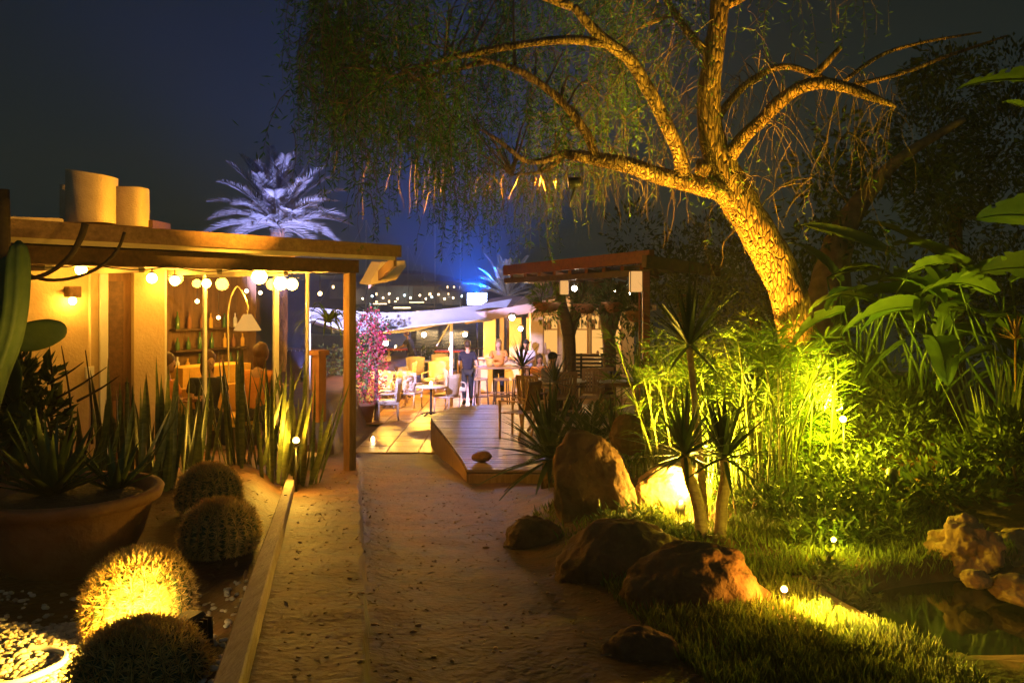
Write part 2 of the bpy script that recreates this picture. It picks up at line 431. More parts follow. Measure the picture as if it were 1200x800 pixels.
# sea
m, nt, out = _nt('harbour_water')
b = nt.nodes.new('ShaderNodeBsdfPrincipled'); b.inputs['Base Color'].default_value = (.004, .008, .018, 1); b.inputs['Roughness'].default_value = .08
tc = nt.nodes.new('ShaderNodeTexCoord'); mp = nt.nodes.new('ShaderNodeMapping'); mp.inputs['Scale'].default_value = (.5, .16, 1)
nz = nt.nodes.new('ShaderNodeTexNoise'); nz.inputs['Scale'].default_value = 2.0; nz.inputs['Detail'].default_value = 4
bp = nt.nodes.new('ShaderNodeBump'); bp.inputs['Strength'].default_value = .35; bp.inputs['Distance'].default_value = .15
nt.links.new(tc.outputs['Object'], mp.inputs[0]); nt.links.new(mp.outputs[0], nz.inputs['Vector']); nt.links.new(nz.outputs['Fac'], bp.inputs['Height']); nt.links.new(bp.outputs[0], b.inputs['Normal']); nt.links.new(b.outputs[0], out.inputs[0])
M['sea'] = m
mb = MB(); mb.add([(-900, 34.6, -1.2), (900, 34.6, -1.2), (900, 900, -1.2), (-900, 900, -1.2)], [(0, 1, 2, 3)])
struct('sea', mb, M['sea'], base=(0, 34.6, -1.2))

# pond
m, nt, out = _nt('pond_water')
b = nt.nodes.new('ShaderNodeBsdfPrincipled'); b.inputs['Base Color'].default_value = (.006, .009, .008, 1); b.inputs['Roughness'].default_value = .05
nz = nt.nodes.new('ShaderNodeTexNoise'); nz.inputs['Scale'].default_value = 6
bp = nt.nodes.new('ShaderNodeBump'); bp.inputs['Strength'].default_value = .12; bp.inputs['Distance'].default_value = .01
nt.links.new(nz.outputs['Fac'], bp.inputs['Height']); nt.links.new(bp.outputs[0], b.inputs['Normal']); nt.links.new(b.outputs[0], out.inputs[0])
M['pond'] = m
mb = MB(); n = 48
mb.add([(PC.x + PRX * 1.05 * math.cos(2 * PI * i / n), PC.y + PRY * 1.05 * math.sin(2 * PI * i / n), 1.16) for i in range(n)], [tuple(range(n))])
struct('pond_water', mb, M['pond'])

# lower terrace floor: boards / tiles with open joints, on a slab
mb = MB()
mb.box((3.2, 25.3, -.06), (12.6, 17.8, .08))
struct('terrace_slab', mb, M['concrete'])
mb = MB(); Y = 16.45
while Y < 34.0:
    d = .62; X = -3.05 - (0.0 if Y < 20 else 1.2)
    while X < 9.3:
        mb.box((X + .31, Y + d / 2, -.004 + random.uniform(-.002, .002)), (.605, d - .014, .04), bev=.006)
        X += .62
    Y += d
struct('terrace_floor', mb, mat('terrace_tile', (.28, .145, .06), (.43, .245, .105), rough=.38, scale=2.2, bump=.15, island=.18))
mb = MB(); mb.box((3.15, 16.41, -.03), (12.4, .07, .10), bev=.012)
struct('terrace_edging', mb, M['wood'])
# quay wall face
mb = MB(); mb.box((0, 34.45, -.9), (70, .25, 1.78))
struct('quay', mb, M['concrete'])

# far shore hill
mb = MB(); vs = []; fs = []; n = 80
for j in range(6):
    for i in range(n):
        X = -620 + i * (1240 / (n - 1)); t = j / 5
        h = (10 + 9 * noise.noise(Vector((X * .008, 0, 1))) + 5 * noise.noise(Vector((X * .03, 3, 1)))) * math.sin(t * PI / 2)
        vs.append((X, 292 + 90 * t, -1.6 + h + (.8 if j else 0)))
for j in range(5):
    for i in range(n - 1): fs.append((j * n + i, j * n + i + 1, (j + 1) * n + i + 1, (j + 1) * n + i))
mb.add(vs, fs, True)
struct('hill', mb, M['hill'])

# haze: damp night air round everything built
m, nt, out = _nt('damp_night_air')
pv = nt.nodes.new('ShaderNodeVolumePrincipled')
pv.inputs['Color'].default_value = (.9, .92, .96, 1); pv.inputs['Density'].default_value = HAZE if 'HAZE' in globals() else .0020
pv.inputs['Anisotropy'].default_value = .35
nt.links.new(pv.outputs[0], out.inputs['Volume'])
mb = MB(); mb.box((0, 190, 12), (1300, 400, 30.0))
hz = mb.build('haze', m); hz['kind'] = 'stuff'

# ================================================================ GARDEN LAMPS
def add_light(name, kind, loc, col, power, parent=None, size=.05, target=None, angle=100, blend=.6):
    l = bpy.data.lights.new(name, kind); l.color = col; l.energy = power; l.shadow_soft_size = size
    o = bpy.data.objects.new(name, l); COL.objects.link(o)
    loc = Vector(loc)
    if kind == 'SPOT':
        l.spot_size = R(angle); l.spot_blend = blend
        o.rotation_mode = 'QUATERNION'
        o.rotation_quaternion = (Vector(target) - loc).to_track_quat('-Z', 'Y')
    if parent is not None:
        o.parent = parent; o.location = loc - Vector(parent.location)
    else: o.location = loc
    return o
def spot_fixture(loc, aim, label, lens, group='garden spotlights', r=.055, post=.2):
    """spiked garden spotlight: stake, tilted can, hood ring, glowing lens"""
    loc = Vector(loc); aim = Vector(aim); d = (aim - loc).normalized()
    gz = ground_z(loc.x, loc.y)
    base = Vector((loc.x, loc.y, min(gz, loc.z - .05))) if loc.z - gz < 1.5 else loc - Vector((0, 0, .22))
    t = thing('garden_spotlight', base, label, 'spotlight', group)
    b = MB(); b.tube([base - Vector((0, 0, .03)), loc - d * .05 - Vector((0, 0, r * .6))], .012, 8); b.build('stake', M['black'], t)
    b = MB(); b.lathe([(r * .5, -.13), (r * .9, -.11), (r, -.08), (r, .015), (r * .86, .015), (r * .86, -.012), (.0001, -.014)], loc, 20, d); b.build('housing', M['black'], t)
    b = MB(); b.lathe([(r * .8, -.008), (r * .6, .002), (.0001, .006)], loc, 20, d); b.build('lens', lens, t)
    return t, loc + d * .06
# ================================================================ LEFT GARDEN
# timber rail edging the bed
R0, R1 = Vector((x_rail(2.4), 2.4, 0)), Vector((x_rail(9.5), 9.5, 0))
t = thing('timber_edging', (x_rail(6), 6, ground_z(x_rail(6) + .1, 6)), 'long pale timber rail lying along the left edge of the dirt strip', 'edging')
b = MB()
pts = [Vector((x_rail(Y), Y, ground_z(x_rail(Y) + .12, Y) + .05)) for Y in np.linspace(2.4, 9.5, 9)]
vs = []; fs = []
for i, p in enumerate(pts):
    for (dx, dz) in ((-.045, -.1), (.045, -.1), (.045, .05), (.038, .058), (-.038, .058), (-.045, .05)):
        vs.append(p + Vector((dx, 0, dz)))
for i in range(len(pts) - 1):
    for j in range(6): fs.append((i * 6 + j, i * 6 + (j + 1) % 6, (i + 1) * 6 + (j + 1) % 6, (i + 1) * 6 + j))
fs += [tuple(range(6)), tuple(reversed(range((len(pts) - 1) * 6, len(pts) * 6)))]
b.add(vs, fs); b.build('rail', M['rail'], t)
for Y in (4.4, 5.9, 7.6):
    b = MB(); p = Vector((x_rail(Y), Y, ground_z(x_rail(Y) + .12, Y) + .112)); b.lathe([(.016, -.01), (.014, .0), (.0001, .002)], p, 10); b.build('bolt_head', M['darkwood'], t)

# barrel cacti
def barrel(px, py, rpx, label, r=.25, hs=1.05):
    Y = r / (rpx / FPX); X = (px - 600) / FPX * Y
    gz = ground_z(X, Y)
    zc = EYE + (HY - py) / FPX * Y
    H = (zc - gz) * 2 * .98 if zc > gz else r
    H = max(r * 1.5, min(r * 2.3, (zc + r * .95) - gz))
    base = Vector((X, Y, gz - .02))
    r *= .87; H *= .90
    t = thing('barrel_cactus', base, label, 'cactus', 'golden barrel cacti')
    nr = 24; rings = 16; vs = []; fs = []; sp_c = []; sp_d = []; sp_n = []
    def prof(u):
        a = -PI * .36 + u * (PI * .86)
        return r * math.cos(a) ** .8 if math.cos(a) > 0 else 0, H * .42 + H * .58 * math.sin(a) if a > 0 else H * .42 + H * .47 * math.sin(a)
    seg = nr * 4
    for i in range(rings + 1):
        u = i / rings; rr, z = prof(min(u, .995))
        for j in range(seg):
            k = 1 + .085 * math.cos(2 * PI * j / 4) * min(1, rr / r * 1.5)
            a = 2 * PI * j / seg
            vs.append(base + Vector((rr * k * math.cos(a), rr * k * math.sin(a), z)))
    for i in range(rings):
        for j in range(seg): fs.append((i * seg + j, i * seg + (j + 1) % seg, (i + 1) * seg + (j + 1) % seg, (i + 1) * seg + j))
    fs.append(tuple(rings * seg + j for j in range(seg)))
    b = MB(); b.add(vs, fs, True); b.build('body', M['cactus'], t)
    for j in range(nr):
        a = 2 * PI * j / nr
        for i in range(21):
            u = (i + .5) / 21 * .985
            rr, z = prof(u); r2, z2 = prof(min(u + .02, .995))
            p = np.array([base.x + rr * 1.085 * math.cos(a), base.y + rr * 1.085 * math.sin(a), base.z + z])
            tang = Vector(((r2 - rr) * math.cos(a), (r2 - rr) * math.sin(a), z2 - z)).normalized()
            sidev = Vector((-math.sin(a), math.cos(a), 0)); nv = sidev.cross(tang).normalized()
            for k in range(21):
                f = random.uniform(0, 2 * PI); el = random.uniform(.15, 1.1)
                d = nv * math.sin(el) + (tang * math.cos(f) + sidev * math.sin(f)) * math.cos(el)
                sp_c.append(p + np.array(sidev) * random.uniform(-.003, .003)); sp_d.append(d); sp_n.append(nv if el < .8 else tang)
    b = MB(); b.leaves(sp_c, sp_d, np.array(sp_n, float), RNG.uniform(.028, .062, len(sp_c)), .0042, 0); b.build('spines', M['spine'], t)
    return t, Vector((X, Y, gz)), r
barrel(245, 573, 38, 'small round barrel cactus farthest back, to the right of the clay pot')
barrel(258, 626, 46, 'round barrel cactus in shade, second from the back beside the rail')
barrel(163, 694, 63, 'brightly lit golden barrel cactus beside the black floodlight')
barrel(165, 806, 80, 'big barrel cactus cut off at the bottom edge, nearest in the gravel')

# black floodlight at the lit cactus
fl = P(212, 716, 3.45); fl.z = ground_z(fl.x, fl.y) + .13
aimc = P(125, 735, 3.55)
t = thing('floodlight', (fl.x, fl.y, ground_z(fl.x, fl.y)), 'black box floodlight lying in the bed beside the lit barrel cactus', 'floodlight')
d = (aimc - fl).normalized()
q = d.to_track_quat('Y', 'Z').to_matrix()
b = MB(); b.box(fl + q @ Vector((0, -.02, 0)), (.17, .10, .15), m=q, bev=.015)
for i in range(5): b.box(fl + q @ Vector((-.06 + .03 * i, -.085, 0)), (.008, .04, .12), m=q)
b.build('housing', M['black'], t)
b = MB(); b.box(fl + q @ Vector((0, .0345, 0)), (.14, .008, .12), m=q); b.build('lens', M['lens_or'], t)
b = MB()
for s in (-1, 1): b.bar(fl + q @ Vector((s * .095, -.02, 0)), Vector((fl.x, fl.y, fl.z - .12)) + q @ Vector((s * .07, -.02, 0)), .012, .03)
b.bar(Vector((fl.x, fl.y, fl.z - .115)) + q @ Vector((-.09, -.02, 0)), Vector((fl.x, fl.y, fl.z - .115)) + q @ Vector((.09, -.02, 0)), .03, .012)
b.build('bracket', M['black'], t)
add_light('floodlight_beam', 'SPOT', fl + d * .06, (1, .55, .06), 330, t, .05, fl + d, 125, .7)

# gravel
b = MB()
for i in range(4200):
    if i < 3600: Y = random.uniform(2.4, 4.15); px = random.gauss(50, 70)
    else: Y = random.uniform(2.5, 4.6); px = random.uniform(-60, 300)
    X = (px - 600) / FPX * Y
    if X > x_rail(Y) - .08: continue
    r = random.uniform(.010, .021)
    s = (random.uniform(.8, 1.5), random.uniform(.7, 1.1), random.uniform(.45, .75))
    rz = Matrix.Rotation(random.uniform(0, PI), 3, 'Z') @ Matrix.Rotation(random.uniform(-.4, .4), 3, 'X')
    bm_v = [(0, 0, -1), (.72, -.53, -.45), (-.28, -.85, -.45), (-.89, 0, -.45), (-.28, .85, -.45), (.72, .53, -.45), (.28, -.85, .45), (-.72, -.53, .45), (-.72, .53, .45), (.28, .85, .45), (.89, 0, .45), (0, 0, 1)]
    bm_f = [(0, 1, 2), (1, 0, 5), (0, 2, 3), (0, 3, 4), (0, 4, 5), (1, 5, 10), (2, 1, 6), (3, 2, 7), (4, 3, 8), (5, 4, 9), (1, 10, 6), (2, 6, 7), (3, 7, 8), (4, 8, 9), (5, 9, 10), (6, 10, 11), (7, 6, 11), (8, 7, 11), (9, 8, 11), (10, 9, 11)]
    c = Vector((X, Y, ground_z(X, Y) + random.uniform(-.002, .012)))
    b.add([c + rz @ (Vector((v[0] * s[0], v[1] * s[1], v[2] * s[2])) * r * random.uniform(.9, 1.1)) for v in bm_v], bm_f, True)
g = b.build('gravel', M['pebble']); g['kind'] = 'stuff'
# leaf litter on the dark part of the bed
b = MB(); n = 1150; cs = []; ds = []; nn = []
for i in range(n):
    Y = random.uniform(3, 9); X = x_rail(Y) - random.uniform(.05, 3.2)
    if i > 900: Y = random.uniform(3, 11); X = random.choice([x_left(Y) + abs(random.gauss(0, .12)), x_right(Y) + random.gauss(0, .2), random.uniform(x_rail(Y) + .1, x_left(Y)), random.uniform(x_left(Y), x_right(Y))])
    cs.append((X, Y, ground_z(X, Y) + .012)); ds.append((random.uniform(-1, 1), random.uniform(-1, 1), random.uniform(-.1, .3))); nn.append((random.uniform(-.3, .3), random.uniform(-.3, .3), 1))
b.leaves(cs, ds, nn, RNG.uniform(.03, .07, n), .02); g = b.build('leaf_litter', M['twig']); g['kind'] = 'stuff'

# white hose loop
b = MB(); pts = []
for a in np.linspace(R(-100), R(85), 14):
    Y = 3.55 + .22 * math.sin(a); X = -2.16 + .28 * math.cos(a)
    pts.append((X, Y, ground_z(X, Y) + .02 + .015 * math.cos(a)))
b.tube(pts, .014, 8, 4); tag(b.build('hose', M['plastic']), 'thin white hose curled on the lit pale gravel', 'hose')

# terracotta pot with aloe
pc = Vector((-2.66, 5.12, ground_z(-2.66, 5.12)))
RZ = EYE - (572 - HY) / FPX * 5.12
t = thing('plant_pot', pc, 'wide terracotta bowl pot at the left edge holding an aloe', 'pot')
b = MB(); h = RZ - pc.z
b.lathe([(.28, -.03), (.34, .02), (.42, h * .4), (.47, h * .8), (.48, h - .075), (.52, h - .07), (.535, h - .02), (.52, h), (.48, h - .005), (.455, h - .06), (.0001, h - .05)], pc, 48); b.build('bowl', M['terracotta'], t)
b = MB(); b.lathe([(.452, h - .07), (.3, h - .03), (.0001, h - .015)], pc, 24); b.build('potting_soil', M['bedsoil'], t)
def aloe(base, n, L, w, label, group=None, spread=1.0, lean=(0, 0)):
    b = MB()
    for i in range(n):
        a = i * 2.39996 + random.uniform(-.2, .2); el = R(78 - 62 * spread * (i / n) ** .9)
        d = Vector((math.cos(a) * math.cos(el) + lean[0], math.sin(a) * math.cos(el) + lean[1], math.sin(el)))
        b.blade(base + Vector((math.cos(a), math.sin(a), 0)) * .03, d, L * random.uniform(.75, 1.1), w * random.uniform(.8, 1.15), random.uniform(-.25, .3), 7, .55, prof=lambda t: (1 - t ** 1.5) * (.8 + .2 * min(1, t * 5)))
    o = b.build('aloe', M['aloe'], base=base); return tag(o, label, 'plant', group)
aloe(pc + Vector((-.08, -.05, h - .03)), 30, .52, .075, 'grey-green aloe rosette growing in the terracotta bowl pot')
aloe(pc + Vector((.22, .14, h - .04)), 16, .40, .055, 'smaller aloe offset at the right rim of the terracotta bowl')

# snake plants
def sansevieria(px, Y, n, H, label, spread=.28, w=.06):
    base = on(px, Y)
    b = MB()
    for i in range(n):
        a = random.uniform(0, 2 * PI); rr = random.uniform(0, .26)
        tl = random.uniform(.02, spread) * (rr / .2 + .3)
        d = Vector((math.cos(a) * tl, math.sin(a) * tl, 1))
        b.blade(base + Vector((math.cos(a) * rr, math.sin(a) * rr, -.02)), d, H * random.uniform(.55, 1.08), w * random.uniform(.7, 1.2), random.uniform(-.02, .22), 8, .45, side=Vector((math.cos(a + 1.2 + random.uniform(-1, 1)), math.sin(a + 1.2), 0)), twist=random.uniform(-.5, .5), prof=lambda t: min(1, .6 + t * 1.4) * (1 - t ** 4 * .98))
    o = b.build('snake_plant', M['sans'], base=base)
    return tag(o, label, 'plant', 'snake plants before the pergola')
sansevieria(105, 6.7, 20, .98, 'dark spiky snake plant directly behind the aloe pot', .45)
sansevieria(150, 7.3, 24, 1.12, 'tall dark snake plant before the dark doorway')
sansevieria(192, 7.6, 24, 1.15, 'dense dark snake plant before the right yellow wall pier', .2)
sansevieria(232, 8.3, 18, 1.0, 'thin loose snake plant before the amber bench', .45)
sansevieria(283, 9.0, 24, 1.3, 'tall snake plant with pale edged blades left of the front spotlight', .34)
sansevieria(318, 8.95, 22, 1.25, 'upright lit snake plant just behind the front spotlight', .25)
sansevieria(352, 9.5, 26, 1.4, 'fanned yellow-lit snake plant to the right of the front spotlight', .45)
sansevieria(60, 6.4, 14, .8, 'low dark snake plant left of the one behind the aloe pot', .5)

# front spotlight among them
sp, lp = spot_fixture(P(347, 516, 8.75), P(352, 440, 7.6), 'small bright spotlight at the foot of the lit snake plants', M['lens_or'], r=.036)
add_light('spot_glow', 'POINT', lp, (1, .52, .05), 62, sp, .04)

# columnar cactus and prickly pear at the left edge
t = thing('column_cactus', on(-10, 5.4), 'thick curving green cactus at the left edge before the yellow wall', 'cactus')
def arm(name, pts, r):
    b = MB(); P_ = catmull([P(*p) for p in pts], 5); vs = []; fs = []; n = 24
    for i, p in enumerate(P_):
        u = i / (len(P_) - 1)
        rr = r * (1 if u < .86 else math.sqrt(max(.02, 1 - ((u - .86) / .14) ** 2)))
        tg = (P_[min(i + 1, len(P_) - 1)] - P_[max(i - 1, 0)]).normalized(); sx = tg.cross(Vector((0, 1, 0))).normalized(); sy = sx.cross(tg)
        for j in range(n):
            a = 2 * PI * j / n; k = rr * (1 + .16 * math.cos(6 * a))
            vs.append(p + sx * math.cos(a) * k + sy * math.sin(a) * k)
    for i in range(len(P_) - 1):
        for j in range(n): fs.append((i * n + j, i * n + (j + 1) % n, (i + 1) * n + (j + 1) % n, (i + 1) * n + j))
    fs.append(tuple((len(P_) - 1) * n + j for j in range(n)))
    b.add(vs, fs, True); b.build(name, M['cactus'], t)
arm('stem', [(-20, 620, 5.4), (-18, 500, 5.4), (-6, 445, 5.4), (12, 395, 5.4), (20, 345, 5.4), (22, 282, 5.45)], .072)
arm('stem', [(-16, 470, 5.6), (-14, 420, 5.6), (2, 370, 5.6), (12, 330, 5.6), (8, 300, 5.6)], .06)
t = thing('prickly_pear', on(20, 5.9), 'dark prickly pear with flat round pads before the yellow wall', 'cactus')
for (px, py, Y, w, hh, rot) in [(42, 393, 5.85, .20, .105, .25), (14, 440, 5.95, .10, .17, .1), (20, 500, 6.0, .10, .20, -.05)]:
    c = P(px, py, Y); b = MB()
    b.ball(c, 1, 3, (w, .025, hh), .08, px, m=Matrix.Rotation(-rot, 3, 'Y') @ Matrix.Rotation(random.uniform(-.5, .5), 3, 'Z'))
    b.build('pad', M['cactus'], t)
b = MB(); b.tube([on(20, 6.0, -.05), P(20, 560, 6), P(20, 520, 6)], [.05, .05, .04], 10); b.build('stem', M['cactus'], t)
# leaning dry stalks
b = MB()
for (a, c) in [((60, 500), (58, 405)), ((85, 520), (72, 405)), ((108, 520), (100, 410)), ((55, 450), (98, 424)), ((60, 470), (125, 430)), ((90, 470), (140, 440))]:
    b.tube([P(a[0], a[1], 6.2), P((a[0] + c[0]) / 2 + 3, (a[1] + c[1]) / 2, 6.25), P(c[0], c[1], 6.2)], [.010, .008, .003], 5, 3)
b.tube([on(80, 6.2, -.05), P(80, 500, 6.2)], .02, 6)
for x in (60, 85, 108): b.tube([on(80, 6.2, .05), P(x, 500, 6.2)], .01, 5)
tag(b.build('dry_stalks', M['cable']), 'bare dry stalks crossing before the yellow wall', 'plant')

# ================================================================ PERGOLA BUILDING
A_ = Vector((-4.45, 7.8)); U_ = Vector((2.61, 3.7)).normalized(); N_ = Vector((-U_.y, U_.x))
def Fp(s, d, z):
    p = A_ + U_ * s + N_ * d; return Vector((p.x, p.y, z))
def s_at(px, d):
    k = (px - 600) / FPX; b0 = A_ + N_ * d
    return (k * b0.y - b0.x) / (U_.x - k * U_.y)
RZm = Matrix((Vector((U_.x, U_.y, 0)), Vector((N_.x, N_.y, 0)), Vector((0, 0, 1)))).transposed()
FL = .95
t = thing('restaurant_pavilion', Fp(2, 3, FL), 'low flat roofed timber restaurant pavilion with yellow lit walls', 'building')
def seg(name, s0, s1, d0, d1, z0, z1, mat_, par=t, bev=0.0):
    b = MB(); b.box(Fp((s0 + s1) / 2, (d0 + d1) / 2, (z0 + z1) / 2), (abs(s1 - s0), abs(d1 - d0), z1 - z0), m=RZm, bev=bev)
    return b.build(name, mat_, par)
sE = s_at(413, 0); sR = s_at(466, -.35)
seg('floor', -3, sE - .15, .35, 7, FL - .35, FL, M['concrete'])
rf = seg('roof', -4, sR, -.38, 1.2, 3.60, 3.66, M['woodx'])
seg('fascia', -4, sR - .002, -.42, -.383, 3.545, 3.70, M['woodx'], rf)
seg('cream_strip', -4, sR - .06, -.36, -.33, 3.50, 3.597, M['creamtrim'], rf)
seg('beam', -4, sE, -.12, .12, 3.33, 3.495, M['darkwood'], rf)
seg('beam_lining', -4, sE - .1, .122, .15, 3.34, 3.42, M['creamtrim'], rf)
# sloping rear roof deck with end edge facing the path
b = MB()
c0 = [Fp(sR - .003, -.38, 3.62), Fp(sE + .25, 3.2, 3.52), Fp(sE - .5, 7.5, 3.46), Fp(-4, 7.5, 3.46), Fp(-4, 1.2, 3.6)]
def slab(b, pts, th):
    n = len(pts); lo = [p - Vector((0, 0, th)) for p in pts]
    b.add(list(pts) + lo, [tuple(range(n)), tuple(reversed(range(n, 2 * n)))] + [(i, i + n, (i + 1) % n + n, (i + 1) % n) for i in range(n)])
slab(b, [Fp(-4, 1.2, 3.655), Fp(sR - .25, 1.2, 3.655), Fp(sE + .2, 3.4, 3.56), Fp(sE - .9, 7.5, 3.5), Fp(-4, 7.5, 3.5)], .06)
b.build('roof_rear', M['woodx'], rf)
b = MB(); e0 = P(463, 296, 11.75); e1 = P(436, 326, 17.0)
b.bar(Fp(sR - .03, -.33, 3.50), P(433, 334, 17.5), .04, .16); b.build('barge_board', M['wood'], rf)
for i in range(7):
    s = -2.6 + i * .95
    seg('rafter', s, s + .07, .152, 5.5, 3.28, 3.338, M['creamtrim'], rf)
seg('soffit', -3.8, sE - .02, .155, 6.8, 3.34, 3.36, M['creamtrim'], rf)
seg('post', sE - .11, sE + .0, -.06, .06, .4, 3.33, M['wood'], t, .008)
seg('post', sE + .03, sE + .13, .06, .17, .4, 3.49, M['wood'], t, .008)
# small pale awning beside the roof end
b = MB()
q = [P(447, 307, 14.5), P(474, 305, 14.5), P(476, 312, 14.5), P(464, 328, 14.5), P(450, 331, 14.5), P(432, 334, 14.5)]
q2 = [p + Vector((-.25, .5, .03)) for p in q]; n = len(q)
b.add(q + q2, [tuple(range(n)), tuple(reversed(range(n, 2 * n)))] + [(i, i + n, (i + 1) % n + n, (i + 1) % n) for i in range(n)])
b.build('gable_board', M['creamtrim'], rf)
# walls
dw = 1.05
sw0, sw1, sw2, sw3 = s_at(-60, dw), s_at(116, dw), s_at(157, dw), s_at(193, dw)
w = seg('wall', sw0, sw1, dw, dw + .18, FL, 3.50, M['cream'])
seg('wall_edge', sw1 + .002, sw1 + .09, dw - .03, dw + .16, FL, 3.498, M['white'], w)
d_ = seg('door', sw1 + .095, sw2, dw + .06, dw + .11, FL, 3.36, M['interior'])
seg('door_panel', sw1 + .14, sw2 - .10, dw + .045, dw + .059, FL + .9, 3.2, M['darkwood'], d_)
seg('handle', sw2 - .07, sw2 - .05, dw + .01, dw + .058, FL + .95, FL + 1.1, M['black'], d_)
seg('lintel', sw1 + .095, sw2, dw + .02, dw + .16, 3.362, 3.498, M['cream'])
seg('wall', sw2 + .002, sw3, dw, dw + .18, FL, 3.499, M['cream'])
# glazing with slim pale posts
se = sE - .05
poles = [sw3 + .03] + [s_at(x, dw + .05) for x in (240, 322)] + [s_at(x, dw - .35) for x in (348,)] + [s_at(363, dw)]
pl = sorted(poles)
for s in pl: seg('window_post', s - .018, s + .018, dw + .03, dw + .07, FL, 3.495, M['white'])
for a, c in zip(pl[:-1], pl[1:]):
    if c - a > .1: seg('window_pane', a + .02, c - .02, dw + .045, dw + .053, FL + .05, 3.48, M['glass'])
# interior back wall and shelf with bottles
seg('rear_wall', -3.0, s_at(300, 4.6), 4.6, 4.75, FL, 3.45, M['interior'])
seg('side_wall', -3.15, -3.0, dw + .2, 4.7, FL, 3.45, M['interior'])
shs = []
for k, z in enumerate((1.75, 2.1, 2.45)):
    sh = seg('shelf', s_at(205, 4.45), s_at(290, 4.45), 4.42, 4.6, z, z + .03, M['darkwood'])
seg('counter', s_at(205, 3.4), s_at(285, 3.4), 3.2, 3.7, FL, FL + 1.0, M['yellowcloth'])
k = 0
for z in (1.78, 2.13, 2.48):
    s = s_at(208, 4.5)
    while s < s_at(288, 4.5):
        b = MB(); p = Fp(s, 4.5, z + .001); hh = random.uniform(.2, .29)
        b.lathe([(.034, 0), (.036, .02), (.036, hh * .6), (.013, hh * .75), (.013, hh), (.0001, hh)], p, 10)
        o = b.build('bottle', random.choice([M['bottle'], M['bottle'], M['terracotta'], M['whiteshirt'], M['yellowcloth']])); tag(o, 'bottle standing in the row on the shelves of the bar behind the glass', 'bottle', 'bottles on the bar shelves'); k += 1
        s += random.uniform(.13, .3)
# bench and table in the pavilion
t2 = thing('bench', Fp(s_at(245, 1.9), 1.9, FL), 'long amber cushioned bench behind the pavilion glass', 'bench')
def seg2(name, par, s0, s1, d0, d1, z0, z1, mt, bev=.01):
    b = MB(); b.box(Fp((s0 + s1) / 2, (d0 + d1) / 2, (z0 + z1) / 2), (abs(s1 - s0), abs(d1 - d0), z1 - z0), m=RZm, bev=bev); return b.build(name, mt, par)
seg2('seat', t2, s_at(200, 1.7), s_at(296, 1.7), 1.5, 1.95, FL + .32, FL + .46, M['yellowcloth'])
seg2('backrest', t2, s_at(200, 1.7), s_at(296, 1.7), 1.96, 2.06, FL + .47, FL + .85, M['yellowcloth'])
seg2('base', t2, s_at(202, 1.7), s_at(294, 1.7), 1.55, 1.9, FL, FL + .318, M['darkwood'])

# hanging globes
GL = [(95, 316, .12, 14), (178, 326, .5, 13), (205, 329, .8, 12), (242, 332, 1.0, 11), (304, 324, -.1, 19), (329, 332, .5, 17), (342, 333, .9, 15)]
names = ['over the wall sconce', 'before the dark door', 'before the right yellow pier', 'at the first window post', 'biggest one by the middle window post', 'right of the largest globe', 'last of the row toward the corner post']
for (px, py, d, rp), nm in zip(GL, names):
    d = d if d > 0 else .25
    if px == 95: d = .7
    p = Fp(s_at(px, d), d, 0); p.z = EYE + (HY - py) / FPX * p.y
    r = rp * .47 / FPX * p.y
    t = thing('globe_lamp', Vector((p.x, p.y, p.z - r)), 'glowing round globe lamp under the pavilion ceiling, ' + nm, 'lamp', 'globe lamps under the pavilion ceiling')
    b = MB(); b.ball(p, r, 2); b.build('globe', M['globe'], t)
    b = MB(); b.tube([p + Vector((0, 0, r * .97)), Vector((p.x, p.y, 3.36))], .008, 6); b.lathe([(.03, 0), (.03, .02), (.0001, .02)], p + Vector((0, 0, r * .93)), 8); b.build('cord', M['black'], t)
# feed cable sagging from globe to globe along the beam, and a downpipe at the corner
b = MB(); pts = []
for i in range(25):
    s = -1.2 + (sE - .1 + 1.2) * i / 24; p = Fp(s, -.13, 3.345 - .05 * abs(math.sin(i * PI / 4)))
    pts.append(p)
b.tube(pts, .006, 5); tag(b.build('light_cable', M['black']), 'thin black cable sagging along the pavilion front beam', 'cable')
t_ = bpy.data.objects['restaurant_pavilion']
b = MB(); b.tube([Fp(sw1 - .12, dw - .03, 3.3), Fp(sw1 - .12, dw - .03, FL)], .012, 6); b.build('conduit', M['creamtrim'], t_)
b = MB(); b.box(Fp(sw1 - .12, dw - .025, 2.2), (.09, .04, .13), m=RZm, bev=.006); b.build('switch_box', M['white'], t_)
# wall sconce
ps = Fp(s_at(80, dw), dw - .09, 0); ps.z = EYE + (HY - 342) / FPX * ps.y
t = thing('wall_sconce', ps - Vector((0, 0, .12)), 'copper box sconce shining down on the yellow wall', 'lamp')
b = MB(); b.box(ps, (.14, .12, .12), m=RZm, bev=.01); b.box(ps + Vector((N_.x, N_.y, 0)) * .072, (.08, .03, .09), m=RZm); b.build('housing', M['darkwood'], t)
b = MB(); b.ball(ps - Vector((0, 0, .095)), .04, 2, (1, 1, 1.1)); b.build('bulb', M['sconce'], t)
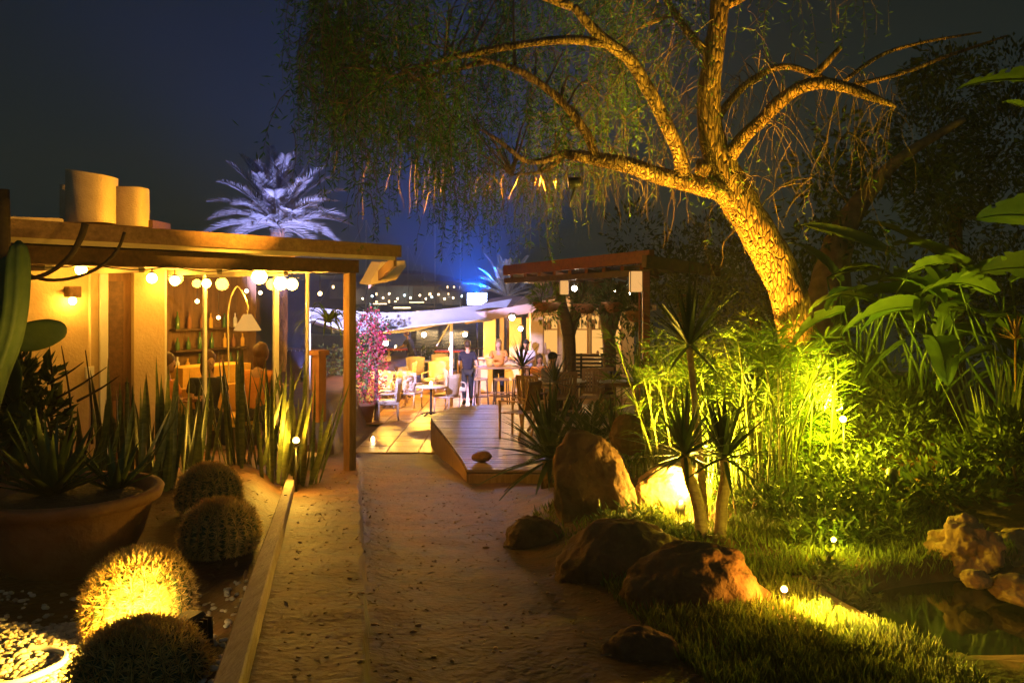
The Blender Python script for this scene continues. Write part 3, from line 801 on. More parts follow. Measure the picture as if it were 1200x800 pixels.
# small fairy bulbs inside
for i, (px, py, d) in enumerate([(231, 353, 2.2), (289, 341, 2.4), (305, 343, 2.9), (375, 344, 1.4), (256, 372, 3.5)]):
    p = Fp(s_at(px, d), d, 0); p.z = EYE + (HY - py) / FPX * p.y
    t = thing('pendant_bulb', p - Vector((0, 0, .03)), ['tiny bare bulb shining behind the left glass pane', 'small bulb left of the pair behind the middle pane', 'small bulb right of the pair behind the middle pane', 'small bulb in the open corner beside the last pale post', 'tiny bulb low before the bottle shelves'][i], 'lamp', 'small bulbs inside the pavilion')
    b = MB(); b.ball(p, .03, 1); b.build('bulb', M['bulbs'], t)
    add_light('bulb_glow', 'POINT', p - Vector((0, 0, .08)), WARM, 42, t, .04)
    b = MB(); b.tube([p + Vector((0, 0, .028)), Vector((p.x, p.y, 3.36))], .004, 5); b.build('cord', M['black'], t)
# arc floor lamp
p0 = Fp(s_at(268, 2.5), 2.5, FL); ph = Fp(s_at(290, 2.4), 2.4, 0); ph.z = EYE + (HY - 376) / FPX * ph.y
t = thing('arc_lamp', p0, 'arched floor lamp with a cone shade glowing inside the pavilion', 'lamp')
top = p0 + Vector((.02, 0, 2.15))
b = MB(); b.tube([p0, p0 + Vector((0, 0, 1.2)), p0 + Vector((0, 0, 1.9)), p0.lerp(ph, .45) + Vector((0, 0, 0)) + Vector((0, 0, 2.22 - (p0.lerp(ph, .45).z - FL))), ph + Vector((0, 0, .25)), ph + Vector((0, 0, .1))], .012, 8, 5); b.lathe([(.16, 0), (.16, .03), (.0001, .035)], p0, 20); b.build('stem', M['creamtrim'], t)
b = MB(); b.lathe([(.20, -.14), (.06, .1), (.055, .1), (.19, -.138)], ph, 20); b.build('lamp_shade', M['shade'], t)

# roof vents and cables
def vent(pts_px, Y, label):
    (x0, x1, yt0, yt1, yb) = pts_px
    a = P(x0, yb, Y); c = P(x1, yb, Y); w_ = (c - a).length; z0 = min(a.z, 9); zt0 = P(0, yt0, Y).z; zt1 = P(0, yt1, Y).z
    b = MB(); n = 20; vs = []; fs = []
    cx = (a.x + c.x) / 2
    prof_ = [(math.cos(t_) * w_ / 2, math.sin(t_) * w_ * .42) for t_ in np.linspace(0, 2 * PI, n, endpoint=False)]
    # rounded-square drum
    prof_ = [(math.copysign(abs(math.cos(t_)) ** .55, math.cos(t_)) * w_ / 2, math.copysign(abs(math.sin(t_)) ** .55, math.sin(t_)) * w_ * .42) for t_ in np.linspace(0, 2 * PI, n, endpoint=False)]
    for (f, k) in ((0, 1), (1, 1), (1, .93), (.94, .92)):
        for (x, y) in prof_:
            zz = zt0 + (zt1 - zt0) * (x / w_ + .5)
            vs.append((cx + x * k, Y + y * k, z0 + (zz - z0) * f))
    for i in range(3):
        for j in range(n): fs.append((i * n + j, i * n + (j + 1) % n, (i + 1) * n + (j + 1) % n, (i + 1) * n + j))
    b.add(vs, fs, True); b.add([vs[3 * n + j] for j in range(n)], [tuple(range(n))])
    return tag(b.build('roof_vent', M['fabric']), label, 'vent', 'cream drums on the pavilion roof')
vent((82, 134, 200, 208, 262), 9.4, 'tallest cream drum with a slanting top on the pavilion roof')
vent((72, 92, 217, 218, 259), 9.9, 'narrow cream drum half hidden behind the tallest one on the roof')
vent((133, 172, 220, 221, 266), 9.6, 'shorter wide cream drum on the right side of the roof group')
b = MB(); b.bar(P(70, 267, 9.5), P(186, 274, 9.7), .7, .10); b.bar(P(150, 270, 9.9), P(190, 268, 9.9), .5, .16)
tag(b.build('roof_plinth', M['darkwood']), 'flat dark board under the cream drums on the pavilion roof', 'plinth')
b = MB(); b.bar(P(-10, 259, 9.0), P(75, 262, 9.3), .9, .04); tag(b.build('roof_panel', M['concrete']), 'grey corrugated sheet lying on the left part of the pavilion roof', 'panel')
for pts, lb in [([(100, 262, 7.0), (95, 278, 7), (82, 300, 7), (60, 318, 7), (35, 326, 7), (12, 318, 7), (-10, 300, 7)], 'dark cable looping from the roof edge to the left post'),
                ([(146, 272, 7.2), (138, 292, 7.2), (118, 312, 7.15), (88, 325, 7.1), (55, 328, 7.05), (20, 318, 7), (-10, 312, 7)], 'longer dark cable hanging lowest before the pavilion beam')]:
    b = MB(); b.tube([P(*p) for p in pts], [.03, .028, .022, .018, .018, .02, .02] if lb.startswith('dark') else .014, 8, 4); tag(b.build('hanging_cable', M['cable']), lb, 'cable', 'cables before the pavilion roof')
b = MB(); b.tube([on(4, 6.9, -.1), P(5, 400, 6.9), P(4, 222, 6.9)], [.06, .055, .045], 10, 4, jit=.15); tag(b.build('wooden_post', M['cable']), 'dark round post standing at the left edge of the photo', 'post')
b = MB()
for i in range(1500):
    Y = 3.0 + random.random() ** 1.5 * 11; X = random.uniform(x_rail(Y) + .1, x_right(Y) + .5)
    if Y > 9.5: X = random.uniform(x_left(Y) - .3, x_right(Y) + .5)
    r = random.uniform(.003, .011) * (1 if random.random() < .9 else 1.9); rz = Matrix.Rotation(random.uniform(0, 6), 3, 'Z')
    s = (random.uniform(.8, 1.7), random.uniform(.7, 1.1), random.uniform(.3, .6)); c = Vector((X, Y, ground_z(X, Y) + r * .1))
    b.add([c + rz @ (Vector((v[0] * s[0], v[1] * s[1], v[2] * s[2])) * r * random.uniform(.8, 1.15)) for v in bm_v], bm_f, True)
g = b.build('path_grit', mat('path_grit', (.12, .06, .03), (.27, .14, .07), rough=.6, scale=5, bump=.3, island=.4)); g['kind'] = 'stuff'
# ================================================================ PEOPLE
def skin_mesh(name, joints, edges, rad, mat_, sub=2, flat=None):
    me = bpy.data.meshes.new(name)
    me.from_pydata([joints[k] for k in joints], [(list(joints).index(a), list(joints).index(b)) for a, b in edges], [])
    o = bpy.data.objects.new(name, me); COL.objects.link(o)
    sk = o.modifiers.new('s', 'SKIN'); sk.use_smooth_shade = True
    for i, k in enumerate(joints):
        r = rad[k]; me.skin_vertices[0].data[i].radius = r if hasattr(r, '__len__') else (r, r)
        me.skin_vertices[0].data[i].use_root = (i == 0)
    sb = o.modifiers.new('u', 'SUBSURF'); sb.levels = sub; sb.render_levels = sub
    bpy.context.view_layer.update()
    dg = bpy.context.evaluated_depsgraph_get()
    m2 = bpy.data.meshes.new_from_object(o.evaluated_get(dg))
    bpy.data.objects.remove(o); m2.name = name
    m2.materials.clear(); m2.materials.append(mat_)
    for p in m2.polygons: p.use_smooth = True
    return m2
def V3(*a): return Vector(a)
def person(loc, rz, label, pose='stand', shirt='navy', trousers='trouser', hair='hair', long_hair=False, cap=False, scale=1.0, lift=0):
    t = thing('person', loc, label, 'person', rz=rz)
    S = {}
    if pose == 'sit':
        hip = .50
        S.update(pel=V3(0, 0, hip), sp=V3(0, .01, hip + .2), ch=V3(0, .05, hip + .40), nk=V3(0, .07, hip + .55), hd=V3(0, .10, hip + .64))
        for s, n_ in ((-1, 'l'), (1, 'r')):
            S.update({n_ + 'hp': V3(.10 * s, .02, hip - .02), n_ + 'kn': V3(.13 * s, .44, hip + .01), n_ + 'an': V3(.13 * s, .42, .09), n_ + 'to': V3(.14 * s, .58, .04),
                      n_ + 'sh': V3(.185 * s, .05, hip + .46), n_ + 'el': V3(.24 * s, .12, hip + .22), n_ + 'wr': V3(.15 * s, .36, hip + .28), n_ + 'ha': V3(.13 * s, .43, hip + .28)})
    else:
        w = pose == 'walk'; ln = pose == 'lean'
        fw = .10 if ln else 0
        S.update(pel=V3(0, 0, .95), sp=V3(0, .01 + fw * .4, 1.14), ch=V3(0, .02 + fw, 1.33), nk=V3(0, .03 + fw * 1.4, 1.49), hd=V3(0, .05 + fw * 1.6, 1.57))
        for s, n_ in ((-1, 'l'), (1, 'r')):
            ph = s * (.17 if w else .02)
            kn = V3(.10 * s, ph * .6 + .04, .50); an = V3(.105 * s, ph * 1.25 - .02, .09)
            if w and s < 0: an.z = .15; an.y -= .1; kn.y += .03
            ay = -ph * .55
            S.update({n_ + 'hp': V3(.09 * s, 0, .91), n_ + 'kn': kn, n_ + 'an': an, n_ + 'to': an + V3(.015 * s, .16, -.05 if not (w and s < 0) else -.09),
                      n_ + 'sh': V3(.19 * s, .02 + fw, 1.41), n_ + 'el': V3(.25 * s, -.03 + ay + fw, 1.12), n_ + 'wr': V3(.25 * s, .10 + ay * 1.6 + fw, .90), n_ + 'ha': V3(.24 * s, .14 + ay * 1.7 + fw, .82)})
            if ln: S.update({n_ + 'el': V3(.24 * s, .18 + fw, 1.2), n_ + 'wr': V3(.16 * s, .42 + fw, 1.14), n_ + 'ha': V3(.14 * s, .5 + fw, 1.13)})
    E = [('pel', 'sp'), ('sp', 'ch'), ('ch', 'nk'), ('nk', 'hd')]
    for n_ in 'lr': E += [('ch', n_ + 'sh'), (n_ + 'sh', n_ + 'el'), (n_ + 'el', n_ + 'wr'), (n_ + 'wr', n_ + 'ha'), ('pel', n_ + 'hp'), (n_ + 'hp', n_ + 'kn'), (n_ + 'kn', n_ + 'an'), (n_ + 'an', n_ + 'to')]
    rad = dict(pel=(.125, .09), sp=(.11, .08), ch=(.125, .085), nk=.055, hd=.05)
    for n_ in 'lr': rad.update({n_ + 'sh': .054, n_ + 'el': .043, n_ + 'wr': .029, n_ + 'ha': (.038, .02), n_ + 'hp': .075, n_ + 'kn': .048, n_ + 'an': .040, n_ + 'to': (.042, .03)})
    me = skin_mesh('body', S, E, rad, M['skin'])
    # head, face and fingers into the same mesh
    b = MB(); hc = S['hd'] + V3(0, .015, .075)
    b.ball(hc, .098, 3, (.80, .98, 1.18)); b.ball(hc + V3(0, .03, -.055), .06, 2, (.9, .95, .85))
    b.ball(hc + V3(0, .100, -.012), .015, 1, (.8, 1.1, 1.5)); b.ball(hc + V3(0, .085, -.055), .02, 1, (1.2, .5, .35))
    for s in (-1, 1):
        b.ball(hc + V3(.08 * s, -.005, -.005), .022, 1, (.35, .8, 1.3)); b.ball(hc + V3(.03 * s, .084, .012), .012, 1, (1.1, .6, .7))
        n_ = 'l' if s < 0 else 'r'; ha = S[n_ + 'ha']; dr = (ha - S[n_ + 'wr']).normalized(); sx = dr.cross(V3(0, 0, 1) if pose in ('sit', 'lean') else V3(0, 1, 0)).normalized() if True else None
        up = sx.cross(dr)
        for f in range(4):
            o0 = ha + sx * (.024 - .016 * f) + dr * .01; Lf = (.07, .08, .075, .058)[f]
            b.tube([o0, o0 + dr * Lf * .5 + up * -.004, o0 + dr * Lf * .85 - up * .018, o0 + dr * Lf * .95 - up * .03], [.0085, .008, .007, .005], 6)
        o0 = ha + sx * .026 * (-s if pose == 'stand' else 1) - dr * .03
        b.tube([o0, o0 + sx * .022 + dr * .025, o0 + sx * .026 + dr * .05], [.010, .009, .006], 6)
    ob = b.build('tmp', None, world=False); bm = bmesh.new(); bm.from_mesh(me); bm.from_mesh(ob.data); bm.to_mesh(me); bm.free()
    for p in me.polygons: p.use_smooth = True
    bpy.data.objects.remove(ob)
    o = bpy.data.objects.new('body', me); COL.objects.link(o); o.parent = t
    # clothes
    J = {k: S[k] for k in ('sp', 'pel', 'ch')}; J['neckline'] = S['ch'].lerp(S['nk'], .62)
    Es = [('sp', 'pel'), ('sp', 'ch'), ('ch', 'neckline')]; rd = dict(pel=(.158, .120), sp=(.150, .115), ch=(.178, .128), neckline=.07)
    for n_ in 'lr':
        J[n_ + 'sh'] = S[n_ + 'sh']; J[n_ + 'sl'] = S[n_ + 'sh'].lerp(S[n_ + 'el'], .72); Es += [('ch', n_ + 'sh'), (n_ + 'sh', n_ + 'sl')]; rd[n_ + 'sh'] = .076; rd[n_ + 'sl'] = .066
    o = bpy.data.objects.new('shirt', skin_mesh('shirt', J, Es, rd, M[shirt])); COL.objects.link(o); o.parent = t
    J = {'pel': S['pel']}; Es = []; rd = dict(pel=(.152, .114))
    for n_ in 'lr':
        J[n_ + 'hp'] = S[n_ + 'hp']; J[n_ + 'kn'] = S[n_ + 'kn']; J[n_ + 'cf'] = S[n_ + 'kn'].lerp(S[n_ + 'an'], .9)
        Es += [('pel', n_ + 'hp'), (n_ + 'hp', n_ + 'kn'), (n_ + 'kn', n_ + 'cf')]; rd.update({n_ + 'hp': .100, n_ + 'kn': .073, n_ + 'cf': .062})
    o = bpy.data.objects.new('trousers', skin_mesh('trousers', J, Es, rd, M[trousers])); COL.objects.link(o); o.parent = t
    for n_ in 'lr':
        b = MB(); a_ = S[n_ + 'an']; to = S[n_ + 'to']; b.tube([a_ + V3(0, -.05, -.045), a_ + V3(0, 0, -.025), (a_ + to) / 2, to + V3(0, .02, 0), to + V3(0, .05, -.01)], [.035, .05, .048, .045, .02], 10, 2)
        b.build('shoe', M['black'], t, world=False)
    b = MB()
    if cap:
        b.ball(hc + V3(0, -.01, .035), .108, 3, (.84, 1.0, .86)); b.box(hc + V3(0, .12, .05), (.13, .10, .012), bev=.005)
        b.build('cap', M['trouser'], t, world=False)
    else:
        b.ball(hc + V3(0, -.024, .034), .112, 3, (.87, .98, 1.10), .10, 3)
        if long_hair: b.ball(hc + V3(0, -.06, -.09), .09, 3, (1.0, .55, 1.7), .12, 5)
        b.build('hair', M[hair], t, world=False)
    t.scale = (scale,) * 3
    return t

# waiter walking away, second waiter, guests
w0 = G(548, 474, 0)
person(w0, R(6), 'waiter in dark shirt and trousers walking away across the terrace', 'walk', 'navy', 'trouser')
person(P(483, 0, 30.5) * 1 - Vector((0, 0, P(483, 0, 30.5).z)), R(75), 'person in dark clothes standing at the red table near the sea', 'lean', 'navy', 'trouser', 'redhair')
inside1 = Fp(s_at(240, 1.75), 1.72, FL); ang = math.atan2(U_.y, U_.x)
person(inside1, ang + R(160), 'seated diner with auburn hair and dark top behind the left window pane', 'sit', 'trouser', 'trouser', 'redhair', True)
person(Fp(s_at(293, 1.5), 1.35, FL), ang + R(-70), 'seated diner in an orange top beside the arched floor lamp', 'sit', 'orange', 'trouser', 'redhair', True, scale=1.06)
person(Fp(s_at(196, 1.6), 1.75, FL), ang + R(200), 'seated diner in an orange top at the far left end of the amber bench', 'sit', 'orange', 'trouser', 'redhair')

# ================================================================ FURNITURE
def make_armchair():
    t = thing('wicker_armchair', (0, 0, 0), 'x', 'chair')
    b = MB(); b.box((0, 0, .42), (.54, .52, .07), bev=.03); b.build('seat', M['wicker'], t)
    b = MB(); b.box((0, .02, .475), (.46, .44, .04), bev=.02); b.build('cushion', M['creamtrim'], t)
    b = MB(); vs = []; fs = []; n = 11; m_ = 6
    for i in range(m_ + 1):
        z = .44 + .52 * i / m_
        for j in range(n):
            a = R(180 + 200 * (j / (n - 1) - .5) - 90 + 90); u = (j / (n - 1) - .5) * 2
            x = u * (.27 + .05 * i / m_); y = -.24 - .06 * i / m_ + .10 * u * u
            vs.append((x, y, z + (.05 * (1 - u * u) if i == m_ else 0)))
    k = len(vs)
    vs += [(x, y - .035, z) for (x, y, z) in vs]
    for i in range(m_):
        for j in range(n - 1):
            a = i * n + j; fs += [(a, a + 1, a + n + 1, a + n), (k + a, k + a + n, k + a + n + 1, k + a + 1)]
    for j in range(n - 1): fs += [(m_ * n + j, m_ * n + j + 1, k + m_ * n + j + 1, k + m_ * n + j), (j + 1, j, k + j, k + j + 1)]
    for i in range(m_): fs += [((i + 1) * n, i * n, k + i * n, k + (i + 1) * n), (i * n + n - 1, (i + 1) * n + n - 1, k + (i + 1) * n + n - 1, k + i * n + n - 1)]
    b.add(vs, fs, True); b.build('backrest', M['wicker'], t)
    for s in (-1, 1):
        b = MB(); b.tube([(.26 * s, .24, .42), (.27 * s, .23, .62), (.28 * s, .0, .66), (.30 * s, -.20, .68)], .022, 8, 3); b.build('armrest', M['wicker'], t)
        for y in (.22, -.22):
            b = MB(); b.tube([(.24 * s, y, .40), (.25 * s, y * 1.06, .0)], [.022, .018], 8); b.build('leg', M['wicker'], t)
    return t
def make_woodchair():
    t = thing('slatted_chair', (0, 0, 0), 'x', 'chair')
    b = MB()
    for i in range(6): b.box((0, -.2 + .08 * i, .45), (.44, .066, .018), bev=.004)
    b.build('seat', M['slat'], t)
    b = MB()
    for i in range(7): b.box((-.18 + .06 * i, -.245 - .055, .74), (.042, .016, .44), m=Matrix.Rotation(R(12), 3, 'X'))
    b.bar((-.23, -.35, .97), (.23, -.35, .97), .02, .06); b.bar((-.23, -.25, .52), (.23, -.25, .52), .02, .05)
    b.build('backrest', M['slat'], t)
    for s in (-1, 1):
        b = MB(); b.bar((.22 * s, -.36, .98), (.22 * s, -.16, .0), .03, .03); b.build('leg', M['slat'], t)
        b = MB(); b.bar((.22 * s, .22, .44), (.22 * s, .22, 0), .03, .03); b.build('leg', M['slat'], t)
        b = MB(); b.bar((.225 * s, -.30, .66), (.225 * s, .24, .66), .045, .022); b.bar((.225 * s, .22, .44), (.225 * s, .22, .65), .03, .03); b.build('armrest', M['slat'], t)
    return t
def make_stool():
    t = thing('bar_stool', (0, 0, 0), 'x', 'stool')
    b = MB(); b.box((0, 0, .76), (.38, .38, .05), bev=.02); b.build('seat', M['slat'], t)
    for sx in (-1, 1):
        for sy in (-1, 1):
            b = MB(); b.bar((.15 * sx, .15 * sy, .74), (.2 * sx, .2 * sy, 0), .03, .03); b.build('leg', M['darkwood'], t)
    b = MB()
    for s in (-1, 1): b.bar((-.18, .18 * s, .3), (.18, .18 * s, .3), .02, .03); b.bar((.18 * s, -.18, .36), (.18 * s, .18, .36), .02, .03)
    b.build('footrest', M['darkwood'], t)
    return t
def make_round():
    t = thing('round_table', (0, 0, 0), 'x', 'table')
    b = MB(); b.lathe([(.0001, .715), (.36, .715), (.38, .725), (.38, .742), (.37, .75), (.0001, .75)], n=32); b.build('table_top', M['creamtrim'], t)
    b = MB(); b.lathe([(.04, .03), (.03, .1), (.028, .65), (.06, .713), (.0001, .714)], n=16); b.build('pedestal', M['black'], t)
    for i in range(4):
        a = PI / 4 + i * PI / 2; b = MB(); b.tube([(0, 0, .09), (.15 * math.cos(a), .15 * math.sin(a), .07), (.30 * math.cos(a), .30 * math.sin(a), .02)], [.025, .02, .018], 8, 3); b.build('foot', M['black'], t)
    return t
def make_high(topm):
    t = thing('high_table', (0, 0, 0), 'x', 'table')
    b = MB(); b.box((0, 0, 1.06), (1.0, .62, .05), bev=.012); b.build('table_top', topm, t)
    for sx in (-1, 1):
        for sy in (-1, 1):
            b = MB(); b.bar((.44 * sx, .26 * sy, 1.035), (.44 * sx, .26 * sy, 0), .05, .05); b.build('leg', M['slat'], t)
    b = MB(); b.bar((-.44, -.26, .3), (.44, -.26, .3), .03, .05); b.bar((-.44, .26, .3), (.44, .26, .3), .03, .05); b.build('stretcher', M['slat'], t)
    return t
def make_dining(topm):
    t = thing('dining_table', (0, 0, 0), 'x', 'table')
    b = MB(); b.box((0, 0, .735), (1.3, .75, .04), bev=.01); b.build('table_top', topm, t)
    for sx in (-1, 1):
        for sy in (-1, 1):
            b = MB(); b.box((.58 * sx, .31 * sy, .357), (.06, .06, .714)); b.build('leg', M['slat'], t)
    for y in (.34, -.34): b = MB(); b.box((0, y, .66), (1.1, .02, .08)); b.build('apron', M['slat'], t)
    return t
_arm, _wood, _stool, _round = make_armchair(), make_woodchair(), make_stool(), make_round()
used = set()
def put(proto, loc, rz, label, group, cat=None):
    if proto.name not in used: used.add(proto.name); o = proto
    else: o = copy_tree(proto)
    return place(o, loc, R(rz), label, group)
g = 'pale wicker armchairs on the terrace'
for (x, y, rz, lb) in [(449, 479, 200, 'tall pale wicker armchair just right of the potted bougainvillea'),
                       (464, 472, 120, 'pale wicker armchair seen from the side behind the one by the bougainvillea'),
                       (487, 452, 5, 'pale wicker armchair showing its back in the middle of the terrace'),
                       (459, 452, 250, 'wicker armchair farthest left, behind the bougainvillea post'),
                       (524, 483, 60, 'wicker armchair drawn up to the candlelit round table by the deck'),
                       (534, 474, -80, 'wicker armchair between the round table and the walking waiter'),
                       (519, 455, 170, 'wicker armchair beyond the candlelit round table'),
                       (476, 462, 90, 'wicker armchair between the side-on chair and the one showing its back')]:
    put(_arm, G(x, y, 0), rz, lb, g)
put(_round, G(505, 487, 0), 15, 'small round table with a candle glass beside the curved deck', 'round tables on the terrace')
put(_round, G(470, 466, 0), 40, 'small round table among the wicker armchairs by the bougainvillea', 'round tables on the terrace')
put(_round, G(500, 448, 0), 20, 'small round table behind the armchair showing its back', 'round tables on the terrace')
def candle(loc, label):
    t = thing('candle_glass', loc, label, 'candle', 'candle glasses')
    b = MB(); b.lathe([(.04, 0), (.045, .01), (.05, .11), (.046, .11), (.042, .012), (.0001, .012)], loc, 16); b.build('glass', M['glass'], t)
    b = MB(); b.lathe([(.034, .013), (.036, .085), (.0001, .088)], loc, 12); b.ball(Vector(loc) + Vector((0, 0, .1)), .016, 1, (1, 1, 1.6)); b.build('flame', M['candle'], t)
candle(G(505, 487, 0) + Vector((0, 0, .751)), 'glowing candle glass on the round table beside the curved deck')
candle(G(437, 516, .05) + Vector((0, 0, -.03)), 'small glowing candle glass on the floor at the front edge of the terrace')
candle(G(470, 466, 0) + Vector((0, 0, .751)), 'glowing candle glass on the round table among the wicker armchairs')
# high tables near the sea
hA = make_high(M['redcloth']); place(hA, P(470, 0, 31).xy.to_3d(), R(5), 'high table with a red top before the standing person in dark clothes', 'high tables by the sea')
hB = make_high(M['redcloth']); place(hB, P(527, 0, 30).xy.to_3d(), R(-4), 'high table with a red top left of the white sail post', 'high tables by the sea')
for (x, Y, rz, lb) in [(512, 30, 90, 'bar stool at the left end of the high table by the sail post'), (542, 29.8, -90, 'bar stool at the right end of the high table by the sail post'), (522, 29.2, 0, 'bar stool before the high table, nearest to the sail post'), (456, 30.6, 80, 'bar stool at the left end of the high table with the standing person')]:
    put(_stool, P(x, 0, Y).xy.to_3d(), rz, lb, 'bar stools at the high tables')
candle(P(527, 0, 30).xy.to_3d() + Vector((0, 0, 1.086)), 'glowing candle glass on the high table left of the sail post')
candle(P(470, 0, 31).xy.to_3d() + Vector((-.2, 0, 1.086)), 'glowing candle glass on the high table of the standing person')
# right hand guests
hC = make_high(M['slat']); hC.scale = (1.5, 1.2, .98); place(hC, G(588, 474, 0), R(8), 'long bar height table with an orange bowl beyond the curved deck', 'high tables by the sea'); hC.scale = (1.5, 1.25, .98)
tb = G(588, 474, 0)
b = MB(); b.lathe([(.05, 0), (.09, .02), (.17, .12), (.16, .125), (.08, .04), (.0001, .03)], tb + Vector((-.1, -.1, 1.064)), 24); tag(b.build('bowl', M['orange']), 'orange bowl on the long bar height table', 'bowl')
b = MB(); b.lathe([(.10, 0), (.12, .1), (.10, .2), (.09, .2), (.0001, .04)], tb + Vector((-.32, .2, 1.064)), 20); tag(b.build('bread_basket', M['yellowcloth']), 'amber basket behind the orange bowl on the long table', 'basket')
for (dx, dy, rz, lb) in [(-.55, -.55, 0, 'bar stool nearest the waiter at the long bar height table'), (0, -.6, 10, 'bar stool in the middle of the near side of the long table'), (.5, -.55, -10, 'bar stool at the right of the near side of the long table')]:
    put(_stool, tb + Vector((dx, dy, 0)), rz, lb, 'bar stools at the long table')
b_ = tb
person(tb + Vector((-.1, .75, 0)), R(180), 'blond guest in an orange top behind the long bar height table', 'lean', 'orange', 'trouser', 'blond', True)
person(tb + Vector((.75, .9, 0)), R(165), 'guest in a white shirt and dark cap behind the long table', 'lean', 'whiteshirt', 'trouser', 'hair', False, True)
# raised deck -----------------------------------------------------------
DZ = .55
pts2 = [G(548, 551, DZ), G(540, 536, DZ), G(520, 509, DZ), G(508, 494, DZ), G(506, 487, DZ), G(516, 481, DZ), G(535, 477, DZ), G(560, 474.5, DZ), G(600, 473, DZ)]
pts2 = [p for p in catmull(pts2, 4)]
poly = [(p.x, p.y) for p in pts2] + [(5.5, 19.6), (5.5, 12.05)]
def inside(x, y):
    c = False; n = len(poly); j = n - 1
    for i in range(n):
        if (poly[i][1] > y) != (poly[j][1] > y) and x < (poly[j][0] - poly[i][0]) * (y - poly[i][1]) / (poly[j][1] - poly[i][1]) + poly[i][0]: c = not c
        j = i
    return c
def xspan(y):
    xs = []; n = len(poly)
    for i in range(n):
        (x0, y0), (x1, y1) = poly[i], poly[(i + 1) % n]
        if (y0 > y) != (y1 > y): xs.append(x0 + (y - y0) * (x1 - x0) / (y1 - y0))
    return (min(xs), max(xs)) if len(xs) > 1 else None
b = MB(); y = 12.06
while y < 19.5:
    w_ = .138; a0 = xspan(y + .003); a1 = xspan(y + w_)
    if a0 and a1:
        x0l, x0r = a0; x1l, x1r = a1; zt = DZ + random.uniform(-.002, .002)
        vs = [(x0l, y, zt), (x0r, y, zt), (x1r, y + w_, zt), (x1l, y + w_, zt)]
        b.add(vs + [(p[0], p[1], zt - .035) for p in vs], [(0, 1, 2, 3), (0, 4, 5, 1), (2, 6, 7, 3), (3, 7, 4, 0), (1, 5, 6, 2)])
    y += .15
struct('deck', b, M['deck'])
b = MB(); side_pts = [Vector((p[0], p[1], 0)) for p in poly[:len(pts2)]]
vs = []; fs = []
for p in side_pts: vs += [(p.x - .012, p.y, -.1), (p.x - .012, p.y, DZ - .037)]
for i in range(len(side_pts) - 1): fs.append((2 * i, 2 * i + 2, 2 * i + 3, 2 * i + 1))
b.add(vs, fs, True); b.box(((5.5 + poly[0][0]) / 2, 12.075, .235), (5.5 - poly[0][0], .05, .55))
struct('deck_skirt', b, M['wood'])
# dark basket / stone lying on the deck corner
b = MB(); c = G(565, 541, DZ); b.ball(c + Vector((0, 0, .075)), .13, 3, (1.15, .9, .62), .22, 4); tag(b.build('stone', M['rock']), 'dark rounded stone lying on the front corner of the wooden deck', 'stone')
g = 'slatted wooden chairs on the raised deck'
for (x, y, rz, lb) in [(606, 513, 60, 'slatted wooden chair at the left of the deck behind the spiky cycad'), (692, 492, 165, 'slatted wooden chair leaning back by the black slat screen'), (712, 490, 190, 'slatted wooden chair right of the one by the slat screen'), (628, 500, -30, 'slatted wooden chair half hidden by the cycad fronds'), (655, 493, 20, 'slatted wooden chair under the round table with a white cloth')]:
    put(_wood, G(x, y, DZ), rz, lb, g)
tp = G(652, 488, DZ); o = put(_round, tp, 0, 'round table on the deck behind the cycad', 'round tables on the terrace'); o.scale = (1.7, 1.5, 1)
tt = make_dining(M['white']); place(tt, G(735, 487, DZ), R(5), 'white topped dining table right of the black slat screen', None)
b = MB(); c = G(735, 487, DZ) + Vector((-.25, 0, .757)); b.lathe([(.10, 0), (.11, .02), (.11, .16), (.1, .16), (.09, .03), (.0001, .03)], c, 18); tag(b.build('table_pot', M['black']), 'small black pot on the white topped dining table', 'pot')
person(G(643, 490, DZ), R(-50), 'guest in a pale shirt and dark cap seated on the deck behind the cycad', 'sit', 'greyshirt', 'trouser', 'hair', False, True)
# black slat screen
t = thing('slat_screen', G(688, 478, DZ), 'black screen of horizontal slats before the lit windows', 'screen')
Ysc = G(688, 478, DZ).y; a = P(673, 0, Ysc).x; c = P(706, 0, Ysc).x; z0 = P(0, 455, Ysc).z; z1 = P(0, 414, Ysc).z
b = MB()
for i in range(9): b.box(((a + c) / 2, Ysc, z0 + (z1 - z0) * (i + .5) / 9), (c - a, .02, (z1 - z0) / 9 * .5))
b.build('slats', M['black'], t)
for x in (a, (a * .75 + c * .25), c):
    b = MB(); b.box((x, Ysc + .03, (DZ + z1) / 2), (.05, .036, z1 - DZ)); b.build('post', M['black'], t)

# ---------------------------------------------------------------- sail, canopy, kiosk
t = thing('shade_sail', P(480, 380, 22), 'long white shade sail lit violet from the floodlight', 'sail')
bk = [P(362, 360, 22.6), P(450, 366, 22.8), P(530, 361, 24.2), P(600, 350, 26)]
fr = [P(366, 374, 20), P(425, 390, 20.5), P(490, 382, 21.5), P(562, 375, 23)]
bk = catmull(bk, 6); fr = catmull(fr, 6); b = MB(); vs = []; fs = []; n = len(bk); k = 9
for j in range(k):
    v = j / (k - 1)
    for i in range(n):
        p = fr[i].lerp(bk[i], v); p.z -= .22 * math.sin(PI * v) * (1 + .2 * math.sin(i * .8)); vs.append(p)
for j in range(k - 1):
    for i in range(n - 1): fs.append((j * n + i, j * n + i + 1, (j + 1) * n + i + 1, (j + 1) * n + i))
b.add(vs, fs, True); b.add([v - Vector((0, 0, .012)) for v in vs], [tuple(reversed(f)) for f in fs], True)
b.build('cloth', M['sail'], t)
b = MB(); b.tube(fr, .018, 6); b.build('hem_rope', M['white'], t)
for (px, Y, yt) in [(472 + 57, 23.2, 378), (362, 20.2, 366)]:
    b = MB(); p = P(px, yt, Y); b.tube([(p.x, p.y, 0), p], .045, 10); b.build('post', M['white'], t)
